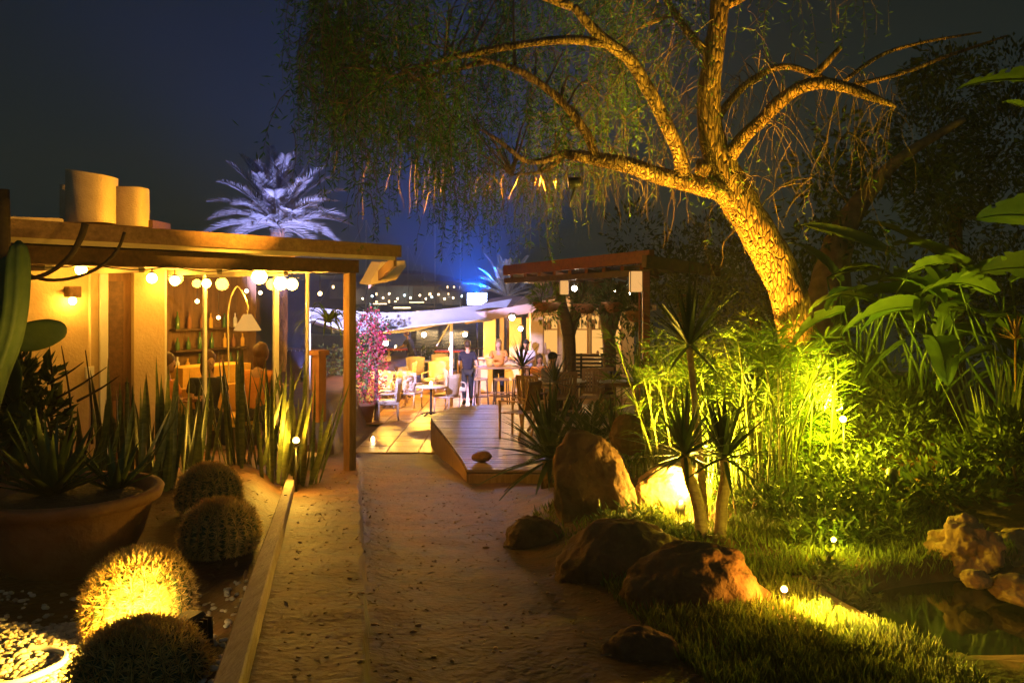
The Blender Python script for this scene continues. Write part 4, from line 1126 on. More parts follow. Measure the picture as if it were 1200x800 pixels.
b = MB(); b.bar(P(512, 405, 24), P(527, 379, 23.5), .03, .03); b.build('brace', M['white'], t)
# canopy over the far bar with pale columns
t = thing('bar_canopy', (P(600, 0, 26).x, 26, 0), 'pale cloth canopy on pale columns over the far bar', 'canopy')
tp_ = [P(545, 371, 25), P(600, 374, 24.5), P(660, 352, 23.5), P(690, 356, 25.0), P(650, 346, 30), P(590, 350, 31)]
b = MB(); nn_ = 10; vs = []; fs = []
q0, q1, q2, q3 = P(545, 368, 24.5), P(668, 346, 23.5), P(690, 343, 31), P(575, 350, 31)
for j in range(nn_ + 1):
    for i in range(nn_ + 1):
        u, v = i / nn_, j / nn_
        p = q0.lerp(q1, u).lerp(q3.lerp(q2, u), v); p.z += .12 * math.sin(u * 9) * .5 - .15 * math.sin(PI * v) * math.sin(PI * u); vs.append(p)
for j in range(nn_):
    for i in range(nn_): a = j * (nn_ + 1) + i; fs.append((a, a + 1, a + nn_ + 2, a + nn_ + 1))
b.add(vs, fs, True); b.add([v - Vector((0, 0, .02)) for v in vs], [tuple(reversed(f)) for f in fs], True); b.build('cloth', M['pinkroof'], t)
b = MB(); b.bar(q0 - Vector((0, 0, .16)), q1 - Vector((0, 0, .16)), .06, .26); b.build('valance', M['pinkroof'], t)
for px, Y, wd in [(574, 28, .40), (588, 28.5, .16), (604, 28, .40), (622, 28, .30), (641, 27.5, .5)]:
    b = MB(); x = P(px, 0, Y).x; b.box((x, Y, 1.15), (wd, .3, 2.3), bev=.02); b.build('column', M['cream'], t)
b = MB(); b.box((P(610, 0, 27).x, 27, .5), (2.6, .5, 1.0), bev=.02); b.build('bar_counter', M['cream'], t)
b = MB(); b.box((P(610, 0, 27).x, 26.95, 1.022), (2.75, .66, .04), bev=.01); b.build('counter_top', M['slat'], t)
# kiosk with lit windows
KY = 25.0
t = thing('kiosk', (P(690, 0, KY).x, KY, 0), 'cream kiosk with lit windows and a thatched roof', 'building')
def kx(px): return P(px, 0, KY).x
def kz(py): return P(0, py, KY).z
b = MB(); x0, x1 = kx(630), kx(735)
wz0, wz1 = kz(416), kz(368)
b.box(((x0 + x1) / 2, KY + .1, wz0 / 2), (x1 - x0, .2, wz0))
b.box(((x0 + x1) / 2, KY + .1, (wz1 + 3.0) / 2), (x1 - x0, .2, 3.0 - wz1))
wins = [(636, 655), (672, 690), (692, 710), (720, 730)]
edges = [630] + [v for w in wins for v in w] + [735]
for i in range(0, len(edges), 2):
    a, c = kx(edges[i]), kx(edges[i + 1]); b.box(((a + c) / 2, KY + .1, (wz0 + wz1) / 2), (c - a, .2, wz1 - wz0 - .004))
b.box(((x0 + x1) / 2, KY + 3.5, 1.5), (x1 - x0, .2, 3)); b.box((x0 - .1, KY + 1.8, 1.5), (.2, 3.6, 3)); b.box((x1 + .1, KY + 1.8, 1.5), (.2, 3.6, 3))
b.build('wall', M['cream'], t)
for (a, c) in wins:
    a, c = kx(a), kx(c)
    b = MB(); b.box(((a + c) / 2, KY + .13, (wz0 + wz1) / 2), (c - a - .01, .02, wz1 - wz0 - .01)); wp = b.build('window', M['window'], t)
    b = MB(); z = (wz0 + wz1) / 2
    for x in (a + .025, c - .025): b.box((x, KY + .09, z), (.04, .05, wz1 - wz0 - .012))
    for zz in (wz0 + .03, z + .15, wz1 - .03): b.box(((a + c) / 2, KY + .092, zz), (c - a - .1, .035, .035))
    b.build('frame', M['slat'], wp)
    b = MB()
    for zz in (wz0 + .014, z + .17):
        x = a + .08
        while x < c - .1:
            hh = random.uniform(.08, .38); ww = random.uniform(.05, .14)
            if random.random() < .7: b.lathe([(ww * .5, 0), (ww * .55, hh * .6), (ww * random.uniform(.15, .5), hh), (.0001, hh)], (x, KY + .09, zz), 8)
            x += ww + random.uniform(.02, .14)
    if b.V: b.build('shelf_goods', M['slat'], wp)['kind'] = 'stuff'
b = MB(); cx = (x0 + x1) / 2
b.add([(x0 - .7, KY - .9, 2.75), (x1 + .7, KY - .9, 2.75), (x1 + .7, KY + 4.2, 2.75), (x0 - .7, KY + 4.2, 2.75), (cx - .6, KY + 1.6, 3.75), (cx + .6, KY + 1.6, 3.75), (x0 - .7, KY - .9, 2.6), (x1 + .7, KY - .9, 2.6), (x1 + .7, KY + 4.2, 2.6), (x0 - .7, KY + 4.2, 2.6)],
      [(0, 1, 5, 4), (1, 2, 5), (2, 3, 4, 5), (3, 0, 4), (6, 7, 1, 0), (7, 8, 2, 1), (8, 9, 3, 2), (9, 6, 0, 3), (9, 8, 7, 6)])
b.build('roof', M['thatch'], t)
# dark timber arch posts before the kiosk
for (px, lb) in [(667, 'dark forked timber post left of the lit kiosk windows'), (714, 'dark forked timber post between the lit kiosk windows')]:
    Y = 18.7; b = MB(); x = P(px, 0, Y).x; bs = Vector((x, Y, DZ - .03))
    b.tube([bs, (x, Y, 1.8), P(px - 2, 385, Y), P(px - 9, 358, Y), P(px - 13, 330, Y)], [.17, .15, .15, .13, .12], 10, 4, jit=.1)
    b.tube([P(px, 395, Y), P(px + 7, 368, Y + .1), P(px + 16, 330, Y + .1)], [.13, .13, .1], 10, 4, jit=.1)
    tag(b.build('timber_post', M['darkwood'], base=bs), lb, 'post', 'forked timber posts of the right pergola')
# right pergola
t = thing('pergola', (P(757, 0, 13.5).x, 13.5, DZ), 'red stained timber pergola over the right side of the deck', 'pergola')
b = MB(); b.bar(P(764, 300, 13.5), P(592, 317, 17.2), .10, .20); b.build('front_beam', M['redwood'], t)
b = MB(); b.bar(P(764, 319, 13.52), P(592, 329, 17.2), .06, .10); b.build('fascia', M['darkwood'], t)
b = MB(); b.bar(P(755, 306, 13.45), P(842, 318, 14.6), .10, .19); b.build('side_beam', M['darkwood'], t)
b = MB(); pt = P(757, 318, 13.5); b.box((pt.x, pt.y, (pt.z + DZ) / 2), (.115, .115, pt.z - DZ), bev=.01); b.build('post', M['redwood'], t)
b = MB(); pt2 = P(752, 330, 13.42); b.tube([(pt2.x - .03, pt2.y, DZ), P(749.5, 332, 13.42)], .018, 8); b.build('drain_pipe', M['redwood'], t)
b = MB(); slab(b, [P(764, 309, 13.6), P(842, 314, 14.8), P(790, 318, 21), P(600, 322, 20.5)], .05); b.build('roof', M['darkwood'], t)
for i in range(9):
    f = (i + .5) / 9; a = P(764, 306, 13.5).lerp(P(592, 320, 17.2), f) - Vector((0, 0, .10)); b = MB(); b.bar(a, a + Vector((.8, 3.2, -.05)), .06, .12); b.build('rafter', M['redwood'], t)
for (px0, px1, py0, py1, Y, lb) in [(738, 752, 318, 342, 13.3, 'larger square paper lantern hanging beside the red pergola post'), (656, 666, 329, 345, 16.5, 'smaller square paper lantern hanging before the hanging planter')]:
    a, c = P(px0, py1, Y), P(px1, py0, Y); w_ = c.x - a.x
    t = thing('paper_lantern', Vector(((a.x + c.x) / 2, Y, a.z)), lb, 'lantern', 'paper lanterns of the pergola')
    b = MB(); b.box(((a.x + c.x) / 2, Y, (a.z + c.z) / 2), (w_, w_, c.z - a.z), bev=.012); b.build('paper', M['lantern'], t)
    b = MB()
    for sx in (-1, 1):
        for sy in (-1, 1): b.box(((a.x + c.x) / 2 + sx * w_ / 2, Y + sy * w_ / 2, (a.z + c.z) / 2), (.012, .012, c.z - a.z + .01))
    b.tube([((a.x + c.x) / 2, Y, c.z), ((a.x + c.x) / 2, Y, c.z + .14)], .005, 5); b.build('frame', M['darkwood'], t)
for (px, py, Y, r, lb) in [(673, 338, 16.2, .05, 'bright white bulb beside the smaller paper lantern'), (720, 341, 17.5, .025, 'small white bulb under the pergola between the lanterns'), (738, 344, 17.5, .02, 'tiny white bulb left of the larger paper lantern')]:
    p = P(px, py, Y); t = thing('bare_bulb', p - Vector((0, 0, r)), lb, 'lamp', 'bare bulbs under the pergola')
    b = MB(); b.ball(p, r, 2); b.build('bulb', M['whitebulb'], t); b = MB(); b.tube([p + Vector((0, 0, r * .95)), p + Vector((0, 0, .25))], .004, 5); b.build('cord', M['black'], t)
def leafball(c, r, n, L, W, sc=(1, 1, 1), up=.3, hang=0.0):
    v = RNG.normal(size=(n, 3)); v /= np.linalg.norm(v, axis=1, keepdims=True); rad = RNG.uniform(.35, 1, (n, 1)) ** .6
    cc = np.array(c) + v * rad * r * np.array(sc)
    d = v + np.array([0, 0, up - hang]) + RNG.normal(scale=.4, size=(n, 3)); nn = RNG.normal(size=(n, 3))
    return cc, d, nn, RNG.uniform(.6, 1.2, n) * L, RNG.uniform(.7, 1.2, n) * W
# hanging planters
for (px, py, Y, r, lb, flo) in [(641, 352, 16.8, .30, 'hanging bowl planter with bright yellow-green plant beside the small lantern', 1), (686, 354, 17.2, .27, 'hanging basket planter to the right of the white bulb', 0), (718, 352, 16.5, .24, 'hanging basket planter between the forked post and the large lantern', 0), (744, 362, 15.5, .2, 'trailing hanging planter under the larger paper lantern', 0)]:
    p = P(px, py, Y); t = thing('hanging_planter', p - Vector((0, 0, .15)), lb, 'planter', 'hanging planters under the pergola')
    b = MB(); b.lathe([(.05, -.24), (r * .6, -.2), (r * .92, -.08), (r * .95, -.03), (r * .88, -.03), (.0001, -.06)], p, 20); b.build('bowl', M['terracotta'], t)
    b = MB(); b.leaves(*leafball(p + Vector((0, 0, .05)), r * 1.15, 420, .16, .022, (1, 1, .8), .5)); b.leaves(*leafball(p - Vector((0, 0, .2)), r, 160, .12, .03, (1, 1, 1.1), 0, .8)); b.build('foliage', M['bamboo'] if flo else M['shrub'], t)
    b = MB()
    for k in range(3): a = k * 2.1; b.tube([p + Vector((r * .9 * math.cos(a), r * .9 * math.sin(a), -.03)), p + Vector((0, 0, .5))], .006, 5)
    b.build('hanger', M['black'], t)
    b = MB()

# bougainvillea on its post
by = 20.6; bx = P(441, 0, by).x
b = MB(); b.box((bx, by, 1.25), (.09, .09, 2.5), bev=.01); tag(b.build('slim_post', M['darkwood']), 'dark slim post rising through the bougainvillea', 'post')
pp = Vector((P(426, 0, 20.4).x, 20.4, .02))
t = thing('bougainvillea', pp + Vector((0, 0, .4)), 'red and pink flowering bougainvillea climbing the dark slim post', 'plant')
b = MB(); b.tube([pp + Vector((0, 0, .4)), pp + Vector((.1, 0, 1)), pp + Vector((.15, 0, 1.8)), pp + Vector((.2, 0, 2.5))], [.03, .025, .015], 6, 4); b.build('stem', M['twig'], t)
b = MB()
for i in range(13): b.leaves(*leafball(pp + Vector((random.uniform(-.2, .42), random.uniform(-.2, .2), .55 + i * .165)), .26, 60, .085, .06))
b.build('foliage', M['shrub'], t)
b = MB()
for i in range(18): b.leaves(*leafball(pp + Vector((random.uniform(-.2, .5), random.uniform(-.3, .1), .55 + i * .115)), .22, 75, .06, .055))
b.build('blossom', M['flower'], t)
t = thing('flower_pot', pp, 'terracotta pot holding the climbing bougainvillea', 'pot')
b = MB(); b.lathe([(.2, 0), (.27, .38), (.30, .38), (.30, .46), (.26, .46), (.25, .40), (.0001, .40)], pp, 24); b.build('pot', M['terracotta'], t)
# hanging agave-like plant and pillar by the pavilion corner
p = Fp(s_at(377, 2.6), 2.6, 0); p.z = 2.45
tag_p = thing('pillar', Fp(s_at(374, 2.6), 2.6, FL), 'short orange brick pillar inside the open corner of the pavilion', 'pillar')
b = MB(); b.box(Fp(s_at(374, 2.6), 2.6, FL + .55), (.16, .16, 1.1), m=RZm); b.build('shaft', M['terracotta'], tag_p); b = MB(); b.box(Fp(s_at(374, 2.6), 2.6, FL + 1.14), (.24, .24, .08), m=RZm); b.build('cap', M['terracotta'], tag_p)
b = MB()
for i in range(60):
    a = random.uniform(0, 2 * PI); b.blade(P(385, 378, 14.2), (math.cos(a) * .6, math.sin(a) * .6, random.uniform(.1, .8)), random.uniform(.5, .95), .035, 2.4, 7, .3)
tag(b.build('trailing_plant', M['bamboo']), 'drooping grassy plant hanging beside the pavilion corner', 'plant')
# railing on the quay
t = thing('quay_railing', (-3, 33.6, 0), 'low dark railing along the edge of the sea', 'railing')
b = MB()
for z in (.92, .12): b.bar((-9, 33.6, z), (9, 33.6, z), .05, .05)
b.build('rail', M['darkwood'], t)
b = MB()
for x in np.arange(-9, 9.01, .16): b.box((x, 33.6, .52), (.025, .025, .74))
b.build('balusters', M['white'], t)
for x in np.arange(-9, 9.1, 2): b = MB(); b.box((x, 33.6, .5), (.07, .07, 1.0)); b.build('post', M['darkwood'], t)
# lit shrubs near the sea
for (px, Y, r, lb) in [(503, 31.8, .55, 'rounded shrub lit yellow between the two high tables'), (452, 32.3, .5, 'dark low shrub before the railing at the left'), (398, 24, .8, 'leafy shrub beyond the open corner of the pavilion')]:
    p = P(px, 0, Y).xy.to_3d(); t = thing('shrub', p, lb, 'shrub', 'shrubs on the terrace')
    b = MB()
    for k in range(9): b.leaves(*leafball(p + Vector((random.uniform(-.5, .5) * r, random.uniform(-.5, .5) * r, r * random.uniform(.6, 1.5))), r * .6, 130, .09, .05))
    b.build('foliage', M['shrub'], t); b = MB()
    for k in range(4): a = k * 1.6; b.tube([p, p + Vector((.2 * r * math.cos(a), .2 * r * math.sin(a), r)), ], [.02, .01], 5)
    b.build('stem', M['twig'], t)

# floodlight on its pole
fp = P(559, 350, 33.6)
t = thing('blue_floodlight', (fp.x, 33.75, 0), 'glaring blue white floodlight on a pole by the sea', 'floodlight')
b = MB(); b.tube([(fp.x, 33.75, 0), (fp.x, 33.75, fp.z - .16)], .04, 10); b.build('pole', M['black'], t)
b = MB(); b.box((fp.x, 33.72, fp.z), (.86, .12, .52), bev=.03); b.build('housing', M['black'], t)
b = MB()
for i in range(3):
    for j in range(2): b.box((fp.x - .26 + .26 * i, 33.655, fp.z - .12 + .24 * j), (.23, .012, .2), bev=.004)
b.build('lens', M['flood'], t)
add_light('flood_beam', 'SPOT', (fp.x, 33.45, fp.z + .1), (.0, .12, 1.0), 26000, t, .12, (fp.x - .6, 13.5, fp.z + 8.6), 44, .5)
add_light('flood_spill', 'POINT', (fp.x, 33.4, fp.z), (.12, .2, 1.0), 320, t, .12)

# ---------------------------------------------------------------- palms
def pinnate(b, base, d, L, nl, ll, lw, droop=1.0, vee=.5, tubeb=None, r=.02):
    d = Vector(d).normalized(); p = Vector(base); cur = d.copy(); seg_ = 14; pts = [p.copy()]
    for i in range(seg_):
        p = p + cur * L / seg_; pts.append(p.copy()); cur = (cur + Vector((0, 0, -droop / seg_ * (.4 + 1.2 * i / seg_)))).normalized()
    (tubeb or b).tube(pts, [r, r * .7, r * .2], 5)
    cs = []; ds = []; ns = []; Ls = []
    for k in range(nl):
        t_ = .12 + .88 * k / nl; f = t_ * seg_; i = min(int(f), seg_ - 1); q = pts[i].lerp(pts[i + 1], f - i); tg = (pts[i + 1] - pts[i]).normalized()
        sd = tg.cross(Vector((0, 0, 1))).normalized(); up = sd.cross(tg)
        for s in (-1, 1):
            cs.append(q); ds.append(tg * .75 + sd * s * .85 + up * (vee * .6) + Vector(RNG.normal(scale=.06, size=3))); ns.append(up); Ls.append(ll * (math.sin(PI * min(1, .15 + t_ * .8)) ** .6) * random.uniform(.85, 1.1))
    b.leaves(cs, ds, np.array(ns, float), Ls, lw, .3)
def palm(crown, base, nf, L, label, r=.2, mt='palm', el=(10, 80), droop=1.0, nl=44, ll=.5):
    t = thing('palm_tree', base, label, 'palm tree', 'violet lit palm trees')
    b = MB(); b.tube([base, Vector(base).lerp(crown, .5) + Vector((.1, 0, 0)), crown], [r * 1.2, r, r * 1.1], 12, 8, jit=.15); b.build('trunk', M['bark'], t)
    b = MB()
    for i in range(nf):
        a = i * 2.39996; e = R(el[0] + (el[1] - el[0]) * (1 - i / nf))
        pinnate(b, Vector(crown) + Vector((0, 0, .1)), (math.cos(a) * math.cos(e), math.sin(a) * math.cos(e), math.sin(e)), L * random.uniform(.8, 1.1), nl, ll, .035, droop)
    b.build('crown', M[mt], t); return t
cr = P(325, 268, 25); palm(cr, Vector((cr.x, cr.y, 0)), 46, 2.35, 'violet lit date palm rising behind the pavilion roof', el=(-8, 85), droop=.9)
cr = P(594, 352, 32); palm(cr, Vector((cr.x, cr.y, 0)), 22, 1.7, 'smaller blue lit palm right of the floodlight', r=.12, el=(15, 80), droop=.7, nl=30, ll=.35)

# ---------------------------------------------------------------- boats and far shore
def boat(px, Y, L, mast, label):
    c = P(px, 0, Y); c.z = -1.2
    t = thing('sailing_boat', c, label, 'boat', 'sailing boats in the harbour')
    b = MB(); vs = []; fs = []; n = 14
    for i in range(n + 1):
        u = i / n; x = (u - .5) * L; w_ = L * .15 * math.sin(PI * min(.98, u * .72 + .26)) ** .8 * (1 if u < .98 else .2); sh = .12 * L * (.8 + .45 * (u - .4) ** 2)
        for (k, z) in ((-1, sh), (-.75, 0), (0, -.3), (.75, 0), (1, sh)): vs.append(c + Vector((x, k * w_, z)))
    for i in range(n):
        for j in range(4): fs.append((i * 5 + j, i * 5 + j + 1, (i + 1) * 5 + j + 1, (i + 1) * 5 + j))
        fs.append((i * 5 + 4, i * 5, (i + 1) * 5, (i + 1) * 5 + 4))
    fs += [(4, 3, 2, 1, 0), tuple(n * 5 + j for j in range(5))]
    b.add(vs, fs); b.build('hull', M['hull'], t)
    b = MB(); b.box(c + Vector((-.02 * L, 0, .12 * L + .25)), (L * .4, L * .16, .6), bev=.2); b.build('cabin', M['white'], t)
    b = MB(); b.box(c + Vector((-.02 * L, -L * .081, .12 * L + .3)), (L * .3, .02, .22)); b.build('cabin_window', M['farwindow'], t)
    b = MB(); b.tube([c + Vector((.08 * L, 0, .1 * L)), c + Vector((.08 * L, 0, mast))], [.11, .08], 6); b.build('mast', M['white'], t)
    b = MB(); b.tube([c + Vector((.08 * L, 0, .12 * L + 1.1)), c + Vector((-.3 * L, 0, .12 * L + 1.2))], .09, 6); b.build('boom', M['white'], t)
    b = MB(); b.tube([c + Vector((.08 * L, 0, mast)), c + Vector((.5 * L, 0, .13 * L))], .02, 4); b.tube([c + Vector((.08 * L, 0, mast)), c + Vector((-.5 * L, 0, .13 * L))], .02, 4); b.build('stay', M['white'], t)
boat(419, 72, 9, 10.5, 'sailing boat with twin stays whose mast rises above the pavilion roof corner')
boat(473, 170, 11, 14, 'sailing boat right of the pavilion roof end, with the mast nearest to it')
boat(503, 130, 11, 15.5, 'sailing boat with a tall mast between the roof end and the floodlight')
boat(533, 120, 10, 14.5, 'sailing boat with its mast just left of the blue floodlight')
boat(447, 230, 12, 12, 'sailing boat farthest left under the shore lights')
boat(490, 250, 14, 13, 'long sailing boat moored farthest off below the shore lights')
k = 0
for (px, py, Y, w_, hh) in [(428, 343, 300, 9, 6), (440, 338, 312, 10, 7), (462, 342, 300, 14, 7), (480, 336, 318, 10, 9), (497, 341, 302, 11, 7), (512, 338, 310, 12, 6), (528, 343, 300, 8, 5), (405, 340, 305, 10, 6), (545, 340, 305, 10, 6)]:
    z0 = -1.0 if Y < 305 else 1.5
    p = P(px, 0, Y); p.z = z0
    t = thing('shore_house', p, ['leftmost but one', 'tall pale', 'wide low', 'tallest', 'square pale', 'low wide', 'small last', 'leftmost', 'rightmost'][k] + ' house across the harbour among the far lights', 'house', 'houses across the harbour')
    b = MB(); b.box(p + Vector((0, 0, hh / 2)), (w_, 7, hh)); b.build('wall', M['housewall'], t)
    b = MB(); b.box(p + Vector((0, 0, hh + .15)), (w_ + .6, 7.6, .3)); b.build('roof', M['terracotta'], t)
    for i in range(int(w_ // 2.2)):
        for z in np.arange(1.2, hh - 1, 2.6):
            if random.random() < .25: b2 = MB(); b2.box(p + Vector((-w_ / 2 + 1.3 + i * 2.2, -3.52, z + .4)), (random.uniform(.3, .9), .04, random.uniform(.4, 1))); b2.build('window', M['farwindow'], t)
    k += 1
lamps_ = [(425, 350), (436, 347), (449, 349), (456, 344), (466, 350), (474, 346), (481, 349), (492, 346), (499, 350), (506, 348), (514, 345), (521, 350), (531, 349), (541, 347), (415, 349)]
for i, (px, py) in enumerate(lamps_):
    p = P(px, py, 286 + (i % 3) * 4); t = thing('shore_lamp', Vector((p.x, p.y, -1.2)), 'lamp on a post along the far harbour shore', 'lamp', 'lamps along the far shore')
    b = MB(); b.tube([(p.x, p.y, -2.0), (p.x, p.y, p.z)], .08, 5); b.build('pole', M['black'], t)
    b = MB(); b.ball(p, .34, 1); b.build('bulb', M['farlampw'] if i % 4 == 1 else M['farlamp'], t)

# tableware on the terrace tables
def wineglass(p):
    b = MB(); b.lathe([(.033, 0), (.033, .004), (.005, .008), (.005, .08), (.034, .11), (.038, .15), (.03, .19), (.028, .19), (.035, .15), (.031, .112), (.0001, .086)], p, 12)
    tag(b.build('wine_glass', M['glass']), 'small stemmed wine glass standing on a terrace table', 'glass', 'wine glasses on the terrace tables')
for c, z, rr in [(G(505, 487, 0), .751, .2), (G(470, 466, 0), .751, .2), (G(500, 448, 0), .751, .2), (tb, 1.064, .5), (P(527, 0, 30).xy.to_3d(), 1.086, .25), (G(735, 487, DZ), .757, .3), (G(652, 488, DZ), .751, .35)]:
    for k in range(3): a = k * 2.2 + z; wineglass(Vector((c.x + rr * math.cos(a), c.y + rr * .6 * math.sin(a), c.z + z)))

# second group of guests at a table under the pale canopy
gt = make_dining(M['redcloth']); gp = P(648, 0, 23.5).xy.to_3d(); place(gt, gp, R(-6), 'red topped dining table under the pale canopy, left of the lit kiosk windows')
for dx, dy, rz, lb in [(-.35, -.75, 0, 'slatted chair on the near left side of the red dining table'), (.35, -.75, 5, 'slatted chair on the near right side of the red dining table')]:
    put(_wood, gp + Vector((dx, dy, 0)), rz, lb, 'slatted wooden chairs on the raised deck')
person(gp + Vector((-.35, .78, 0)), R(182), 'guest in an orange top seated on the far side of the red dining table', 'sit', 'orange', 'trouser', 'hair', True)
person(gp + Vector((.4, .78, 0)), R(175), 'guest in a white shirt seated on the far side of the red dining table', 'sit', 'whiteshirt', 'trouser', 'redhair', True)
put(_wood, gp + Vector((-.35, .85, 0)), 180, 'slatted chair under the orange topped guest at the red dining table', 'slatted wooden chairs on the raised deck')
put(_wood, gp + Vector((.4, .85, 0)), 180, 'slatted chair under the white shirted guest at the red dining table', 'slatted wooden chairs on the raised deck')
for (x, y, rz, lb) in [(508, 462, 150, 'wicker armchair just behind the candle of the round table by the deck'), (480, 478, -20, 'wicker armchair nearest the front in the open middle of the terrace'), (512, 447, 30, 'wicker armchair farthest back in the middle, before the lit shrub'), (455, 492, 100, 'wicker armchair nearest the front at the foot of the bougainvillea')]:
    put(_arm, G(x, y, 0), rz, lb, 'pale wicker armchairs on the terrace')
# ================================================================ RIGHT GARDEN
def boulder(px, py0, py1, px0, px1, Y, seed, label, mt='rock', depth=1.0, rough=.16, tilt=0.0, group='boulders beside the path'):
    c = P((px0 + px1) / 2, (py0 + py1) / 2, Y); w_ = (px1 - px0) / FPX * Y / 2; h = (py1 - py0) / FPX * Y / 2
    b = MB(); b.ball(c, 1, 5, (w_ * 1.04, w_ * depth, h * 1.06), rough, seed, m=Matrix.Rotation(tilt, 3, 'Y'), freq=1.15)
    # flatten facets
    vs = []
    for v in b.V:
        p = Vector(v); q = (p - c); f = noise.cell(Vector((q.x * 2.2 / max(w_, .1) * .5 + seed, q.z * 1.4 / max(h, .1) * .5, q.y + seed))) if False else 0
        vs.append(p)
    return tag(b.build('boulder', M[mt]), label, 'boulder', group)
boulder(0, 508, 662, 652, 745, 7.3, 5.7, 'tall leaning brown boulder to the left of the glowing ground lamp', depth=.8, tilt=-.25)
boulder(0, 606, 672, 592, 664, 7.0, 7.7, 'low wedge shaped boulder at the foot of the tall one, on the path edge', depth=.8, tilt=.2)
boulder(0, 612, 720, 655, 800, 5.7, 1.3, 'wide sloping boulder below the tall one, beside the path', depth=.8, tilt=-.2)
boulder(0, 640, 770, 735, 895, 4.9, 5.2, 'big dark rounded boulder before the twin stemmed yucca', depth=.7)
boulder(0, 632, 690, 805, 880, 6.2, 9.4, 'small dark boulder right at the base of the yucca stems', depth=.7)
boulder(0, 738, 812, 706, 800, 4.05, 12.2, 'low dark boulder in the grass at the bottom of the photo', depth=.8)
boulder(0, 486, 530, 715, 760, 8.6, 2.2, 'rounded boulder behind the tall leaning one', depth=.8)
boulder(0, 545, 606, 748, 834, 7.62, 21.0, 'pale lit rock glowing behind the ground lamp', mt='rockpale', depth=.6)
g = 'rocks across the pond'
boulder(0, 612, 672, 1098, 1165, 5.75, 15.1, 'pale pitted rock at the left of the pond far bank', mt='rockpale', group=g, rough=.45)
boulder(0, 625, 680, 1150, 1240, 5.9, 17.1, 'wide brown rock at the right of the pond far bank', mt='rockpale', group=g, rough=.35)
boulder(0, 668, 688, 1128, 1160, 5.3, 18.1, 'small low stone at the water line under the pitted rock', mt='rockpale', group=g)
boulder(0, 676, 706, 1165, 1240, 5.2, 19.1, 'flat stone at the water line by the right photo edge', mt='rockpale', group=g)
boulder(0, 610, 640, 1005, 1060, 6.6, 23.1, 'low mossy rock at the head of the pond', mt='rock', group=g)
# kerb of the pond
kp = catmull([P(935, 682, 5.35), P(985, 712, 4.85), P(1050, 748, 4.4), P(1112, 783, 4.02), P(1150, 812, 3.75)], 6)
t = thing('pond_kerb', (kp[12].x, kp[12].y, 1.2), 'curved narrow stone kerb between the grass and the dark pond', 'kerb')
b = MB(); vs = []; fs = []
for i, p in enumerate(kp):
    tg = (kp[min(i + 1, len(kp) - 1)] - kp[max(i - 1, 0)]).normalized(); sd = tg.cross(Vector((0, 0, 1))).normalized()
    for (o, z) in ((-.05, -.25), (-.05, .0), (-.035, .02), (.035, .02), (.05, 0), (.05, -.25)): vs.append(Vector((p.x, p.y, 1.275)) + sd * (o + .012 * noise.noise(p * 5)) + Vector((0, 0, z + .015 * noise.noise(p * 7 + Vector((o * 9, 0, 0))))))
for i in range(len(kp) - 1):
    for j in range(5): fs.append((i * 6 + j, i * 6 + j + 1, (i + 1) * 6 + j + 1, (i + 1) * 6 + j))
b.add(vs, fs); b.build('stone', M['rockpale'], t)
# plank bridge at the bottom right
t = thing('plank_bridge', P(1160, 790, 3.9), 'dark weathered plank walkway crossing the near end of the pond', 'bridge')
for i, (dy, dz) in enumerate(((0, 0), (-.22, 0), (-.44, 0), (-.66, 0))):
    b = MB(); a = Vector((1.98 - .02 * i, 4.02 + dy, 1.285)); b.bar(a, a + Vector((2.4, .10, 0)), .2, .04); b.build('plank', M['darkwood'], t)
b = MB(); b.bar((2.2, 4.1, 1.22), (2.2, 3.2, 1.22), .08, .085); b.bar((3.4, 4.1, 1.22), (3.4, 3.2, 1.22), .08, .085); b.build('bearer', M['darkwood'], t)

# grass
def in_pond(X, Y, k=1.12): return ((X - PC.x) / PRX) ** 2 + ((Y - PC.y) / PRY) ** 2 < k
cs = []; ds = []; ns = []; Ls = []
kx_ = [p.x for p in kp]; ky_ = [p.y for p in kp]
def kerb_x(Y): return float(np.interp(-Y, [-v for v in ky_], kx_)) if Y <= ky_[0] else 6.0
tries = 0
while len(cs) < 30000 and tries < 200000:
    tries += 1
    Y = 3.1 + random.random() ** 1.3 * 5.0; xr = x_right(Y)
    X = random.uniform(xr + .32, min(kerb_x(Y) - .05, 3.4))
    if in_pond(X, Y): continue
    dn = noise.noise(Vector((X * 1.6, Y * 1.6, 7))) + .25
    if X < xr + .7 and random.random() > .4: continue
    if dn < random.uniform(-.35, .25): continue
    cs.append((X, Y, ground_z(X, Y) - .005)); a = random.uniform(0, 2 * PI); l = random.uniform(.1, .8)
    ds.append((math.cos(a) * l, math.sin(a) * l, 1)); ns.append((math.cos(a + 1.57), math.sin(a + 1.57), .1)); Ls.append(random.uniform(.04, .11))
b = MB(); b.leaves(cs, ds, ns, Ls, .011, .2); g_ = b.build('grass', M['grass']); g_['kind'] = 'stuff'
